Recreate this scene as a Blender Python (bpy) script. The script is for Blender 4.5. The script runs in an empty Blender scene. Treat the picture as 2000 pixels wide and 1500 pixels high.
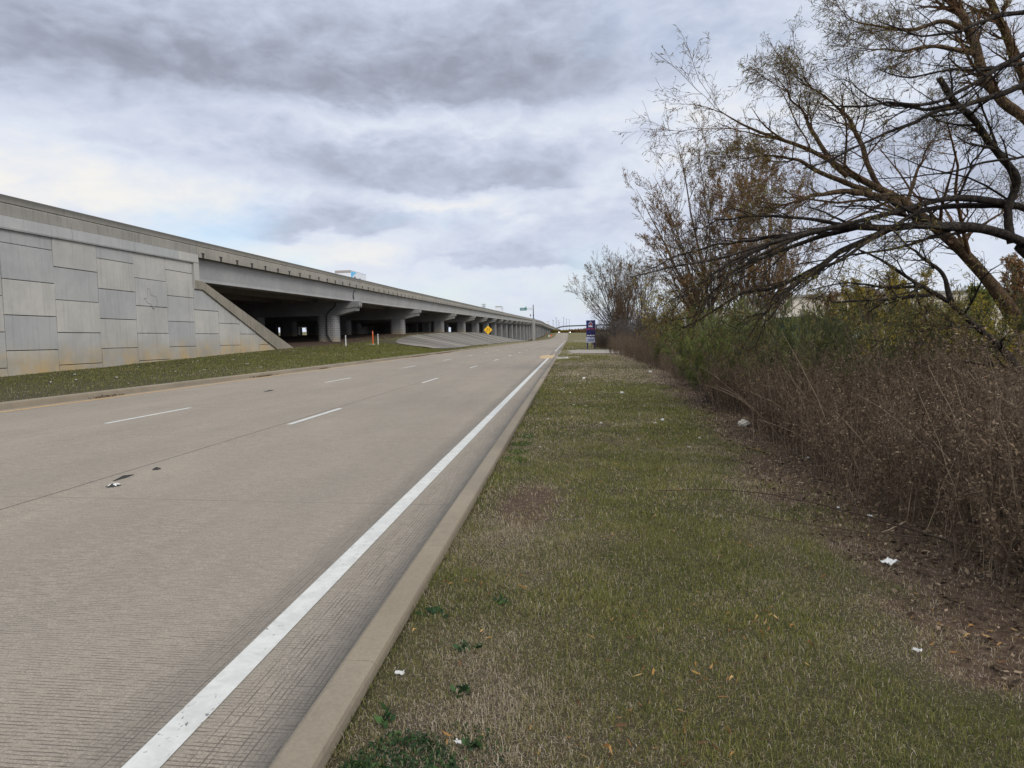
import bpy, math, random
import numpy as np
from mathutils import Vector, Matrix
rng = np.random.default_rng(7); random.seed(7)
S = bpy.context.scene; COL = S.collection
R = math.radians

# ------------------------------------------------------------------ camera
FPX, EYE, ROLL, YAW, PITCH = 1345., 1.71, 0.022, 0.084368, 0.066455     # focal length in units of a 2000 px wide frame
def cam_axes():
    f = np.array([-math.sin(YAW)*math.cos(PITCH), math.cos(YAW)*math.cos(PITCH), -math.sin(PITCH)])
    r = np.array([math.cos(YAW), math.sin(YAW), 0.]); u = np.cross(r, f)
    return math.cos(ROLL)*r - math.sin(ROLL)*u, math.cos(ROLL)*u + math.sin(ROLL)*r, f
CR, CU, CF = cam_axes()
cd = bpy.data.cameras.new('camera'); cd.sensor_width = 36; cd.lens = 36*FPX/2000; cd.clip_end = 6000; cd.clip_start = .05
co = bpy.data.objects.new('camera', cd); COL.objects.link(co)
m = Matrix.Identity(4)
for i in range(3): m[i][0] = CR[i]; m[i][1] = CU[i]; m[i][2] = -CF[i]
m[2][3] = EYE; co.matrix_world = m; S.camera = co
def ray(u, v): return CF + (u-1000)/FPX*CR - (v-750)/FPX*CU
def at(u, v, Y):                       # world point on the sight line of a measured position, at distance Y along the road
    d = ray(u, v); return d*(Y/d[1]) + np.array([0, 0, EYE])

# ------------------------------------------------------------------ light, sky, exposure
S.view_settings.view_transform = 'Standard'; S.view_settings.look = 'None'
S.view_settings.exposure = 0.2; S.view_settings.gamma = 1.0
SUN_EL, SUN_AZ = R(38), R(125)         # azimuth measured from +Y towards +X: behind the camera to the right
ld = bpy.data.lights.new('sun', 'SUN'); ld.energy = 1.4; ld.angle = R(20); ld.color = (1, .95, .86)
lo = bpy.data.objects.new('sun', ld); COL.objects.link(lo)
sd = Vector((math.sin(SUN_AZ)*math.cos(SUN_EL), math.cos(SUN_AZ)*math.cos(SUN_EL), math.sin(SUN_EL)))
lo.rotation_euler = sd.to_track_quat('Z', 'Y').to_euler()

class NT:                               # small node-building helper
    def __init__(s, tree): s.t = tree; s.t.nodes.clear()
    def n(s, typ, props=None, **inp):
        nd = s.t.nodes.new('ShaderNode'+typ)
        for k, v in (props or {}).items(): setattr(nd, k, v)
        for k, v in inp.items():
            k2 = int(k[1:]) if k[0] == '_' else k.replace('_', ' ')
            s.set(nd.inputs[k2], v)
        return nd
    def set(s, sock, v):
        if isinstance(v, bpy.types.NodeSocket): s.t.links.new(v, sock)
        elif isinstance(v, bpy.types.Node): s.t.links.new(v.outputs[0], sock)
        else: sock.default_value = v
    def m(s, op, a, b=0., c=0., clamp=False):
        return s.n('Math', {'operation': op, 'use_clamp': clamp}, _0=a, _1=b, _2=c).outputs[0]
    def mix(s, f, a, b, mode='MIX'):
        a = (*a, 1) if isinstance(a, tuple) and len(a) == 3 else a
        b = (*b, 1) if isinstance(b, tuple) and len(b) == 3 else b
        return s.n('Mix', {'data_type': 'RGBA', 'blend_type': mode}, _0=f, _6=a, _7=b).outputs[2]
    def ss(s, x, lo, hi, a=0., b=1.):   # smoothstep
        return s.n('MapRange', {'interpolation_type': 'SMOOTHSTEP'}, _0=x, _1=lo, _2=hi, _3=a, _4=b).outputs[0]
    def lin(s, x, lo, hi, a=0., b=1.):
        return s.n('MapRange', {}, _0=x, _1=lo, _2=hi, _3=a, _4=b).outputs[0]
    def noise(s, vec, scale, detail=4, rough=.55, dist=0.):
        return s.n('TexNoise', {}, Vector=vec, Scale=scale, Detail=detail, Roughness=rough, Distortion=dist).outputs[0]
    def vec(s, x, y, z): return s.n('CombineXYZ', {}, _0=x, _1=y, _2=z).outputs[0]
    def attr(s, name): return s.n('Attribute', {'attribute_name': name}).outputs['Fac']
    def scale(s, v, sx, sy, sz): return s.n('VectorMath', {'operation': 'MULTIPLY'}, _0=v, _1=(sx, sy, sz)).outputs[0]
    def ramp(s, f, stops):
        nd = s.t.nodes.new('ShaderNodeValToRGB'); s.set(nd.inputs[0], f); e = nd.color_ramp.elements
        while len(e) < len(stops): e.new(.5)
        for k, (p, c) in zip(e, stops): k.position = p; k.color = (*c, 1)
        return nd.outputs[0]

W = bpy.data.worlds.new('World'); S.world = W; W.use_nodes = True
def build_sky():
    g = NT(W.node_tree)
    gen = g.n('TexCoord').outputs['Generated']; sp = g.n('SeparateXYZ', {}, _0=gen)
    x, y, z = sp.outputs
    az = g.m('ARCTAN2', x, y); el = g.m('ARCSINE', z)
    zz = g.m('ADD', g.m('MAXIMUM', z, 0.), .16)
    q = g.vec(g.m('DIVIDE', x, zz), g.m('DIVIDE', y, zz), 0.)
    n3 = g.noise(q, .75, 7, .52, .2)                                  # cloud deck seen in perspective
    ae = g.vec(g.m('MULTIPLY', az, 2.2), g.m('MULTIPLY', el, 4.5), 0.)
    n4 = g.noise(ae, 2.6, 8, .56, .35); n5 = g.noise(ae, 1.5, 3, .5); n6 = g.noise(g.vec(g.m('MULTIPLY', az, 2.2), g.m('MULTIPLY', el, 4.5), 5.), 6., 8, .60, .35)
    azw = g.m('ADD', az, g.m('MULTIPLY', g.m('SUBTRACT', n5, .5), .34))
    elw = g.m('ADD', el, g.m('ADD', g.m('MULTIPLY', g.m('SUBTRACT', n4, .5), .085), g.m('MULTIPLY', g.m('SUBTRACT', n6, .5), .045)))
    def blob(u, v, su, sv, a, lo=.45):                                # flat-bottomed cloud: falls off faster below than above
        d = ray(u, v); d = d/np.linalg.norm(d)
        A, E = math.atan2(d[0], d[1]), math.asin(d[2])
        p = g.m('DIVIDE', g.m('SUBTRACT', azw, A), su/FPX); r = g.m('SUBTRACT', elw, E)
        r = g.m('ADD', g.m('DIVIDE', g.m('MAXIMUM', r, 0.), sv/FPX), g.m('DIVIDE', g.m('MINIMUM', r, 0.), sv*lo/FPX))
        p2 = g.m('MULTIPLY', p, p)
        e = g.m('ADD', g.m('MULTIPLY', p2, p2), g.m('MULTIPLY', r, r))
        return g.m('MULTIPLY', g.m('EXPONENT', g.m('MULTIPLY', e, -1.)), a)
    L = g.m('ADD', .725, g.m('MULTIPLY', g.m('SUBTRACT', n3, .5), .30))
    L = g.m('ADD', L, g.m('MULTIPLY', g.m('SUBTRACT', n4, .5), .22)); L = g.m('ADD', L, g.m('MULTIPLY', g.m('SUBTRACT', n6, .5), .24))
    n7 = g.noise(g.vec(g.m('MULTIPLY', az, 2.2), g.m('MULTIPLY', el, 4.5), 9.), 13., 7, .62, .4); n8 = g.noise(ae, 5., 3, .5, .5)
    bil = g.m('SUBTRACT', .30, g.m('ABSOLUTE', g.m('MULTIPLY', g.m('SUBTRACT', n8, .5), 2.)))
    L = g.m('ADD', L, g.m('ADD', g.m('MULTIPLY', g.m('SUBTRACT', n7, .5), .20), g.m('MULTIPLY', bil, .24)))
    for b in SKY_BLOBS: L = g.m('ADD', L, blob(*b))
    cloud = g.ramp(L, [(0.05, (.195, .21, .26)), (.28, (.295, .32, .395)), (.46, (.405, .45, .555)), (.62, (.52, .57, .69)), (.80, (.645, .69, .78)), (1.05, (.79, .78, .755))])
    hz = g.ss(el, .20, .0)
    cloud = g.mix(g.m('MULTIPLY', hz, .5), cloud, (.58, .645, .76))
    nish = g.n('TexSky', {'sky_type': 'NISHITA', 'sun_disc': False, 'sun_elevation': SUN_EL, 'sun_rotation': SUN_AZ})
    blue = g.mix(1., nish.outputs[0], (.13, .13, .13), 'MULTIPLY')
    bm = None
    for b in SKY_BLUE:
        k = blob(*b); bm = k if bm is None else g.m('ADD', bm, k)
    bm = g.m('MULTIPLY', bm, g.ss(n4, .36, .60), clamp=True)
    colr = g.mix(bm, cloud, blue)
    back = g.m('MULTIPLY', g.ss(y, .30, -.5), g.ss(z, -.05, .25))      # unseen sky behind the camera, brightened and warmed to light the ground
    top = g.ss(z, .55, .95)  # overhead sky out of view, lifted to add light on the ground
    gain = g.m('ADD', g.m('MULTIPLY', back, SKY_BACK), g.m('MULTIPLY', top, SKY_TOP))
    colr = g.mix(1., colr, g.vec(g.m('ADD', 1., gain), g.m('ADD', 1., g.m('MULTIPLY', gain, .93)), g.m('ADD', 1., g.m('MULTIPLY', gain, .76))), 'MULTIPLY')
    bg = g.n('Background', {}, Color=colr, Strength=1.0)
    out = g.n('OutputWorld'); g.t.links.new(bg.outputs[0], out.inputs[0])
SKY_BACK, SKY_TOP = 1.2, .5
SKY_BLOBS = [  # u, v, half width, half height (in frame units), brightness, how soft the underside is
    (350, 110, 950, 175, -.27, .5), (620, 172, 560, 75, -.19, .20), (100, 150, 300, 90, -.06, .8), (1150, 90, 300, 120, -.12, .6),
    (900, 358, 380, 75, -.28, .18), (1120, 360, 190, 50, -.08, .5), (560, 310, 230, 45, -.10, .7), (620, 448, 190, 52, -.25, .20), (1010, 514, 165, 34, -.28, .2), (1130, 450, 160, 40, -.14, .5), (1850, 330, 330, 170, -.22, .6), (340, 330, 70, 40, -.08, 1.),
    (140, 350, 280, 80, .20, .8), (330, 400, 130, 40, .10, .8), (690, 495, 160, 26, .20, .8), (960, 240, 360, 26, .12, .9), (640, 225, 220, 18, .08, .9), (1235, 345, 90, 34, .20, .8), (860, 405, 150, 16, .16, .8), (850, 560, 220, 30, .10, .9), (1430, 170, 200, 110, .12, .8), (1690, 215, 130, 34, .22, .8), (1650, 560, 500, 50, .08, .9), (1290, 290, 60, 40, .10, .9)]
SKY_BLUE = [(1180, 520, 90, 40, .45), (820, 440, 120, 18, .35), (1380, 60, 200, 90, .35), (980, 560, 220, 20, .3), (400, 450, 120, 50, .6), (1735, 180, 90, 36, 1.), (1080, 600, 260, 45, .3), (560, 510, 120, 30, .4), (1290, 590, 200, 40, .3)]
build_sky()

# ------------------------------------------------------------------ materials
def mat(name, fn):
    mt = bpy.data.materials.new(name); mt.use_nodes = True
    g = NT(mt.node_tree); p = g.n('BsdfPrincipled'); o = g.n('OutputMaterial'); g.t.links.new(p.outputs[0], o.inputs[0])
    p.inputs['Roughness'].default_value = .85; p.inputs['Specular IOR Level'].default_value = .25
    fn(g, p); return mt
def bump(g, p, h, s=.3, d=.01): g.set(p.inputs['Normal'], g.n('Bump', {}, Strength=s, Distance=d, Height=h).outputs[0])
def plain(name, c, rough=.6, var=.15, sc=8., metal=0.):
    def fn(g, p):
        o = g.n('TexCoord').outputs['Object']; n = g.noise(o, sc, 5)
        g.set(p.inputs['Base Color'], g.mix(n, tuple(k*(1-var) for k in c), tuple(min(1, k*(1+var)) for k in c)))
        p.inputs['Roughness'].default_value = rough; p.inputs['Metallic'].default_value = metal
    return mat(name, fn)
def concrete(name, a, b, streak=.4, grime=0., stain=0., stain_h=1.2, bricks=False, top=0., board=0.):
    """a, b: dry and weathered tones; streak: vertical run-off marks; stain: rusty soil splash near the ground"""
    def fn(g, p):
        o = g.n('TexCoord').outputs['Object']
        x, y, z = g.n('SeparateXYZ', {}, _0=o).outputs
        big = g.noise(o, .35, 5, .6); mid = g.noise(o, 2.5, 6, .65); fine = g.noise(o, 60, 3, .6)
        c = g.mix(g.ss(big, .3, .7), a, b)
        tint = g.attr('rnd')
        c = g.mix(1., c, g.ramp(tint, [(0, (.82, .845, .885)), (.35, (.975, .98, .995)), (.65, (1.0, .985, .955)), (1, (1.08, 1.06, 1.02))]), 'MULTIPLY')
        st = g.noise(g.scale(o, 7., 7., .35), 1., 5, .65)
        c = g.mix(g.m('MULTIPLY', g.ss(st, .48, .72), streak), c, tuple(k*.45 for k in b))
        lt = g.noise(g.scale(o, 5., 5., .5), 1.3, 4, .6)
        c = g.mix(g.m('MULTIPLY', g.ss(lt, .6, .8), streak*.45), c, tuple(min(1, k*1.35) for k in a))
        c = g.mix(g.m('MULTIPLY', g.ss(mid, .35, .8), .22), c, tuple(k*.7 for k in b))
        c = g.mix(1., c, g.ramp(fine, [(.25, (.86, .86, .86)), (.75, (1.1, 1.1, 1.1))]), 'MULTIPLY')
        if stain:
            h = g.attr('hgt')
            f = g.m('MULTIPLY', g.ss(g.m('ADD', h, g.m('MULTIPLY', g.m('SUBTRACT', mid, .5), 1.4)), stain_h, .05), stain)
            rust = g.mix(g.ss(g.noise(o, .9, 5, .65), .35, .65), (.27, .235, .17), (.40, .28, .125)); f = g.m('MULTIPLY', f, g.ss(g.noise(o, .55, 4, .6), .30, .60, .35, 1.))
            c = g.mix(f, c, rust)
        if top:
            h = g.attr('hgt')
            f = g.m('MULTIPLY', g.ss(g.m('ADD', h, g.m('MULTIPLY', g.m('SUBTRACT', st, .5), .35)), .40, .02), top)
            c = g.mix(f, c, (.075, .07, .062))
        if grime: c = g.mix(g.m('MULTIPLY', g.ss(big, .4, .8), grime), c, (.09, .085, .075))
        ht = g.m('ADD', g.m('MULTIPLY', fine, .4), mid)
        if bricks:
            ang = g.m('ADD', x, y)
            bt = g.t.nodes.new('ShaderNodeTexBrick'); g.set(bt.inputs[0], g.vec(ang, z, 0.))
            for k, v in (('Scale', 1.), ('Mortar Size', .022), ('Brick Width', .5), ('Row Height', .25), ('Mortar Smooth', .3)): bt.inputs[k].default_value = v
            c = g.mix(bt.outputs['Fac'], c, tuple(k*.42 for k in b)); ht = g.m('ADD', ht, g.m('MULTIPLY', bt.outputs['Fac'], -1.5))
        if board:
            bl = g.m('ABSOLUTE', g.m('SINE', g.m('MULTIPLY', z, 15.)))
            c = g.mix(g.m('MULTIPLY', g.ss(bl, .12, .0), board), c, tuple(k*.6 for k in b))
        g.set(p.inputs['Base Color'], c); bump(g, p, ht, .25, .01)
    return mat(name, fn)
M = {}
M['panel'] = concrete('panel_concrete', (.42, .410, .388), (.335, .332, .322), .26, stain=.85, stain_h=1.6)
M['coping'] = concrete('coping_concrete', (.40, .395, .38), (.33, .33, .32), .25)
M['parapet'] = concrete('parapet_concrete', (.29, .272, .24), (.235, .222, .195), .55, top=.8)
M['wing'] = concrete('wing_concrete', (.26, .235, .195), (.20, .18, .145), .75)
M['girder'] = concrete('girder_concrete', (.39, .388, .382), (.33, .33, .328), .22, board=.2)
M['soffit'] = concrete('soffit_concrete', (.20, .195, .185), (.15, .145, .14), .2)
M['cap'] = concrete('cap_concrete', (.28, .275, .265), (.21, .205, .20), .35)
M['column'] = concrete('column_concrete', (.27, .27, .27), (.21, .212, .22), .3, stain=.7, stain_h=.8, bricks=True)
M['kerb'] = concrete('kerb_concrete', (.235, .198, .148), (.185, .155, .117), .15, grime=.22)
M['slab'] = concrete('slab_concrete', (.38, .35, .30), (.30, .28, .24), .1)
M['drive'] = concrete('driveway_concrete', (.27, .245, .215), (.22, .20, .178), .1)
M['joint'] = plain('joint_dark', (.035, .034, .032), .95)
M['black'] = plain('black_paint', (.012, .012, .012), .5)
M['steel'] = plain('galvanised_steel', (.30, .31, .32), .45, metal=.6)
M['darksteel'] = plain('dark_steel', (.03, .035, .04), .5)
M['white'] = plain('white_plastic', (.58, .58, .57), .5, .06)
M['litter'] = plain('white_litter', (.46, .46, .45), .7, .12, 30)
M['stone'] = plain('pale_stone', (.42, .39, .34), .9, .25, 20)
M['orange'] = plain('orange_plastic', (.75, .13, .03), .5, .1)
M['yellow'] = plain('yellow_sheeting', (.80, .45, .02), .45, .05)
M['navy'] = plain('navy_board', (.012, .014, .095), .5, .1)
M['red'] = plain('red_lettering', (.75, .06, .05), .5, .05)
M['palegrey'] = plain('pale_rider_board', (.36, .38, .50), .6, .06)
M['green_sign'] = plain('green_sign_sheeting', (.0, .13, .085), .4, .1)
M['skyblue'] = plain('blue_truck_graphic', (.10, .42, .70), .4, .1)
M['truckwhite'] = plain('white_truck_paint', (.62, .64, .68), .4, .06)
M['truckbrown'] = plain('weathered_truck_top', (.30, .27, .25), .5, .1)
M['tyre'] = plain('tyre_rubber', (.02, .02, .02), .8)
M['dkgreen'] = plain('dark_green_container_paint', (.010, .045, .038), .5, .2)
M['beige'] = plain('beige_wall_panel', (.46, .42, .37), .7, .05)
M['roofgrey'] = plain('grey_roof_edge', (.22, .21, .20), .6, .1)
M['farbridge'] = plain('far_bridge_concrete', (.06, .063, .066), .9, .1)
M['glass'] = plain('dark_glass', (.03, .035, .04), .1, .1)
M['carpaint'] = plain('grey_car_paint', (.25, .26, .28), .3, .05)
def _lamp(g, p):
    g.set(p.inputs['Emission Color'], (1, .93, .8, 1)); p.inputs['Emission Strength'].default_value = 12
M['headlight'] = mat('lit_headlight', _lamp)

def _paint(c, chip):
    def fn(g, p):
        o = g.n('TexCoord').outputs['Object']
        n = g.noise(o, 9, 6, .6, .6); d = g.noise(o, 45, 4, .6); v = g.noise(g.scale(o, 1., .5, 1.), 34, 3, .55, 1.2)
        col = g.mix(g.ss(n, .3, .7), tuple(k*.82 for k in c), c)
        col = g.mix(g.m('MULTIPLY', g.ss(d, .55, .75), .35), col, tuple(k*.62 for k in c))
        ch = g.m('MULTIPLY', g.ss(v, .64, .665), g.ss(g.noise(o, 2.3, 3), .42, .58))
        col = g.mix(g.m('MULTIPLY', ch, chip), col, (.13, .125, .12))
        g.set(p.inputs['Base Color'], col); bump(g, p, n, .2, .004); p.inputs['Roughness'].default_value = .6
    return fn
M['whiteline'] = mat('white_road_paint', _paint((.50, .50, .48), .9))
M['yellowline'] = mat('yellow_road_paint', _paint((.50, .30, .10), .8))

def _road(g, p):
    o = g.n('TexCoord').outputs['Object']
    x, y, z = g.n('SeparateXYZ', {}, _0=o).outputs
    big = g.noise(g.scale(o, .55, .09, 1.), 1., 5, .6); mid = g.noise(g.scale(o, 1., .3, 1.), 1.6, 6, .65)
    fine = g.noise(o, 140, 3, .7); agg = g.noise(o, 55, 3, .6)
    c = g.mix(g.ss(big, .3, .7), (.265, .228, .184), (.228, .198, .163))
    c = g.mix(g.m('MULTIPLY', g.ss(mid, .45, .75), .30), c, (.205, .185, .163))
    c = g.mix(1., c, g.ramp(fine, [(.28, (.62, .62, .62)), (.52, (1, 1, 1)), (.75, (1.5, 1.48, 1.44))]), 'MULTIPLY')
    c = g.mix(1., c, g.ramp(agg, [(.3, (.84, .84, .84)), (.7, (1.14, 1.14, 1.14))]), 'MULTIPLY')
    # tined grooves across the lane, raked before the concrete set
    wob = g.noise(g.scale(o, 1.2, 5., 1.), 1., 3, .5)
    ph = g.m('MULTIPLY', g.m('ADD', g.m('ADD', y, g.m('MULTIPLY', x, .012)), g.m('MULTIPLY', wob, .035)), 2*math.pi/.0262)
    brk = g.noise(g.scale(o, 5., 40., 1.), 1.5, 4, .7)
    wear = g.noise(g.scale(o, .9, .5, 1.), 1.3, 4, .6)
    groove = g.m('MULTIPLY', g.ss(g.m('SINE', ph), .45, .95), g.ss(brk, .40, .58))
    groove = g.m('MULTIPLY', groove, g.ss(wear, .25, .6, .35, 1.))
    # lengthwise drag marks beside the edge line and in the gutter
    wob2 = g.noise(g.scale(o, 2., .35, 1.), 1., 4, .6)
    ph2 = g.m('MULTIPLY', g.m('ADD', x, g.m('MULTIPLY', wob2, .05)), 2*math.pi/.027)
    zone = g.m('MAXIMUM', g.m('MULTIPLY', g.ss(x, -1.62, -1.55), g.ss(x, -1.13, -1.2)), g.m('MULTIPLY', g.ss(x, -2.15, -1.86), g.ss(x, -1.79, -1.82)))
    drag = g.m('MULTIPLY', g.m('MULTIPLY', g.ss(g.m('SINE', ph2), .55, .98), zone), g.ss(g.noise(g.scale(o, 30., 2., 1.), 1., 4, .7), .38, .6))
    lines = g.m('MAXIMUM', groove, drag)
    c = g.mix(g.m('MULTIPLY', lines, .85), c, (.055, .047, .040))
    # gutter grime along the kerb, dirt collected against the raised edge line
    gn = g.m('ADD', x, g.m('MULTIPLY', g.m('SUBTRACT', mid, .5), .25))
    c = g.mix(g.m('MULTIPLY', g.ss(gn, -1.50, -1.15), .62), c, (.085, .08, .076))
    c = g.mix(g.m('MULTIPLY', g.m('MULTIPLY', g.ss(gn, -2.15, -1.83), g.ss(x, -1.62, -1.72)), .38), c, (.10, .092, .084))
    c = g.mix(g.m('MULTIPLY', g.ss(gn, -12.7, -13.3), .3), c, (.16, .13, .10))
    # saw joints
    j1 = g.ss(g.m('ABSOLUTE', g.m('ADD', g.m('ADD', x, g.m('MULTIPLY', g.noise(g.scale(o, 0., .6, 0.), 1., 3), .03)), 5.635)), .016, .006)
    j2 = g.m('MULTIPLY', g.ss(g.m('ABSOLUTE', g.m('ADD', x, 9.26)), .014, .004), .35)
    fr = g.m('FRACT', g.m('DIVIDE', g.m('ADD', y, g.m('MULTIPLY', wob, .04)), 4.57)); j3 = g.m('MULTIPLY', g.ss(g.m('ABSOLUTE', g.m('SUBTRACT', fr, .5)), .0022, .0008), .55)
    j = g.m('MAXIMUM', g.m('MAXIMUM', j1, j2), j3)
    c = g.mix(g.m('MULTIPLY', j, .85), c, (.03, .028, .026))
    # faint tyre marks
    tm = g.m('MULTIPLY', g.ss(g.m('ABSOLUTE', g.m('SUBTRACT', g.m('FRACT', g.m('ADD', g.m('MULTIPLY', x, .5), g.m('MULTIPLY', g.noise(g.scale(o, 0., .05, 0.), 1., 2), .4))), .5)), .05, .01), g.ss(g.noise(g.scale(o, .3, .12, 1.), 1., 2), .5, .65))
    c = g.mix(g.m('MULTIPLY', tm, .07), c, (.10, .095, .09))
    wp = g.m('POWER', g.m('ABSOLUTE', g.m('SINE', g.m('MULTIPLY', g.m('ADD', x, 1.72), 2*math.pi/3.7))), 3.)
    c = g.mix(g.m('MULTIPLY', g.m('MULTIPLY', wp, g.ss(g.noise(g.scale(o, .5, .05, 1.), 1., 4), .3, .7)), .22), c, (.15, .132, .112))
    g.set(p.inputs['Base Color'], c)
    h = g.m('ADD', g.m('MULTIPLY', g.m('MAXIMUM', lines, j), -1.), g.m('ADD', g.m('MULTIPLY', fine, .5), g.m('MULTIPLY', agg, .3)))
    bump(g, p, h, .45, .004)
M['road'] = mat('road_concrete', _road)

def _riprap(g, p):
    o = g.n('TexCoord').outputs['Object']; x, y, z = g.n('SeparateXYZ', {}, _0=o).outputs
    s = g.m('ADD', g.m('MULTIPLY', y, 1.), g.m('MULTIPLY', x, .2))
    st = g.noise(g.vec(s, g.m('MULTIPLY', x, .04), 0.), .55, 5, .66); st2 = g.noise(g.vec(s, 0., 3.), .10, 3, .6)
    c = g.mix(g.ss(st, .44, .57), (.068, .060, .050), (.225, .202, .172))
    c = g.mix(g.m('MULTIPLY', g.ss(st2, .45, .7), .5), c, (.20, .185, .165))
    c = g.mix(g.m('MULTIPLY', g.noise(o, 3, 6, .7), .25), c, (.15, .138, .12))
    g.set(p.inputs['Base Color'], c); bump(g, p, st, .3, .03)
M['riprap'] = mat('slope_paving_concrete', _riprap)

def _ground(g, p):
    o = g.n('TexCoord').outputs['Object']
    dry, bare = g.attr('dry'), g.attr('bare')
    a = g.noise(o, 2.2, 6, .65); b = g.noise(o, 17, 5, .7); f = g.noise(o, 120, 3, .7)
    c = g.mix(g.ss(b, .3, .7), (.030, .028, .012), (.072, .060, .030))
    tan = g.mix(g.ss(b, .3, .7), (.085, .066, .044), (.045, .035, .024))
    c = g.mix(g.m('ADD', g.m('MULTIPLY', g.m('SUBTRACT', a, .5), .9), dry, clamp=True), c, tan)
    c = g.mix(g.attr('turf'), c, g.mix(g.ss(a, .3, .7), g.mix(g.ss(b, .3, .7), (.085, .090, .035), (.125, .115, .05)), (.15, .125, .065)))
    soil = g.mix(g.ss(b, .35, .65), (.048, .029, .019), (.098, .064, .042))
    c = g.mix(g.ss(g.m('ADD', bare, g.m('MULTIPLY', g.m('SUBTRACT', b, .5), .6)), .35, .65), c, soil)
    c = g.mix(1., c, g.ramp(f, [(.25, (.55, .55, .55)), (.75, (1.3, 1.3, 1.3))]), 'MULTIPLY')
    g.set(p.inputs['Base Color'], c); bump(g, p, g.m('ADD', b, f), .6, .03); p.inputs['Roughness'].default_value = 1.
M['ground'] = mat('ground_soil_and_turf', _ground)

def tinted(name, stops, rough=.8, trans=0.):
    def fn(g, p):
        t = g.attr('rnd'); g.set(p.inputs['Base Color'], g.ramp(t, stops)); p.inputs['Roughness'].default_value = rough
        p.inputs['Specular IOR Level'].default_value = .15
        if trans:
            tr = g.n('BsdfTranslucent', {}, Color=g.ramp(t, stops)); mx = g.n('MixShader', {}, _0=trans, _1=p.outputs[0], _2=tr.outputs[0])
            out = [n for n in g.t.nodes if n.type == 'OUTPUT_MATERIAL'][0]; g.t.links.new(mx.outputs[0], out.inputs[0])
    return mat(name, fn)
M['blade'] = tinted('grass_blade', [(0, (.042, .052, .012)), (.28, (.115, .128, .030)), (.50, (.235, .22, .062)), (.66, (.25, .20, .105)), (.84, (.37, .30, .215)), (1, (.52, .45, .37))], .7, .25)
M['weed'] = tinted('weed_leaf', [(0, (.012, .028, .013)), (.6, (.024, .052, .020)), (1, (.06, .115, .035))], .6, .2)
M['fallen'] = tinted('fallen_leaf', [(0, (.06, .035, .022)), (.4, (.15, .075, .032)), (.75, (.29, .155, .05)), (1, (.42, .29, .12))], .7, .15)
M['willow_leaf'] = tinted('willow_leaf', [(0, (.085, .05, .03)), (.35, (.14, .095, .035)), (.7, (.17, .15, .045)), (1, (.21, .21, .085))], .6, .35)
M['tan_leaf'] = tinted('tan_leaf', [(0, (.12, .055, .026)), (.5, (.22, .115, .045)), (1, (.29, .20, .075))], .7, .3)
M['yellow_leaf'] = tinted('yellow_leaf', [(0, (.11, .11, .025)), (.5, (.26, .21, .035)), (1, (.45, .30, .04))], .7, .3)
M['green_leaf'] = tinted('fine_green_leaf', [(0, (.042, .056, .017)), (.45, (.115, .140, .038)), (.75, (.175, .195, .052)), (1, (.26, .25, .085))], .7, .25)
M['dull_leaf'] = tinted('dull_olive_leaf', [(0, (.036, .040, .016)), (.45, (.085, .092, .034)), (.75, (.13, .132, .048)), (1, (.21, .18, .08))], .7, .25)
M['clover'] = tinted('clover_leaf', [(0, (.045, .075, .02)), (1, (.10, .145, .04))], .6, .25)
M['dead_stem'] = tinted('dead_stem', [(0, (.042, .030, .022)), (.5, (.108, .079, .057)), (.8, (.195, .148, .108)), (1, (.34, .265, .19))], .85)
M['seed'] = tinted('dead_seed_head', [(0, (.055, .037, .024)), (.6, (.15, .105, .070)), (1, (.38, .30, .215))], .9, .15)
M['litterleaf'] = tinted('dry_leaf_litter', [(0, (.030, .020, .014)), (.6, (.085, .058, .040)), (1, (.24, .18, .125))], .95)
M['debris'] = tinted('leaf_debris', [(0, (.05, .035, .025)), (1, (.17, .12, .075))], .95)
M['sand'] = plain('washed_sand', (.38, .28, .17), .95, .25, 6)
def bark(name, a, b, sc=14.):
    def fn(g, p):
        o = g.n('TexCoord').outputs['Object']; n = g.noise(g.scale(o, 1., 1., .5), sc, 7, .7, .6); k = g.noise(o, 1.5, 3)
        fi = g.noise(g.scale(o, 1.6, 1.6, 1.), sc*2.2, 5, .7, 1.); c = g.mix(g.ss(n, .38, .62), a, b); c = g.mix(g.m('MULTIPLY', g.ss(fi, .5, .62), .7), c, tuple(q*.35 for q in a)); c = g.mix(g.m('MULTIPLY', k, .4), c, tuple(q*.6 for q in a))
        g.set(p.inputs['Base Color'], c); bump(g, p, g.m('SUBTRACT', n, g.m('MULTIPLY', g.ss(fi, .5, .62), .6)), 1., .035); p.inputs['Roughness'].default_value = .95
    return mat(name, fn)
M['bark_dark'] = bark('dark_willow_bark', (.016, .012, .010), (.060, .047, .037))
M['bark_brown'] = bark('brown_willow_bark', (.060, .038, .022), (.16, .100, .056))
M['bark_pale'] = bark('pale_bark', (.14, .12, .10), (.27, .24, .21), 9)
M['bark_red'] = bark('reddish_twig_bark', (.095, .050, .026), (.20, .11, .06), 9)
M['bark_tan'] = bark('tan_twig_bark', (.085, .060, .040), (.17, .125, .085), 9)
M['bark_grey'] = bark('grey_twig_bark', (.07, .06, .055), (.15, .125, .11), 9)

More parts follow.
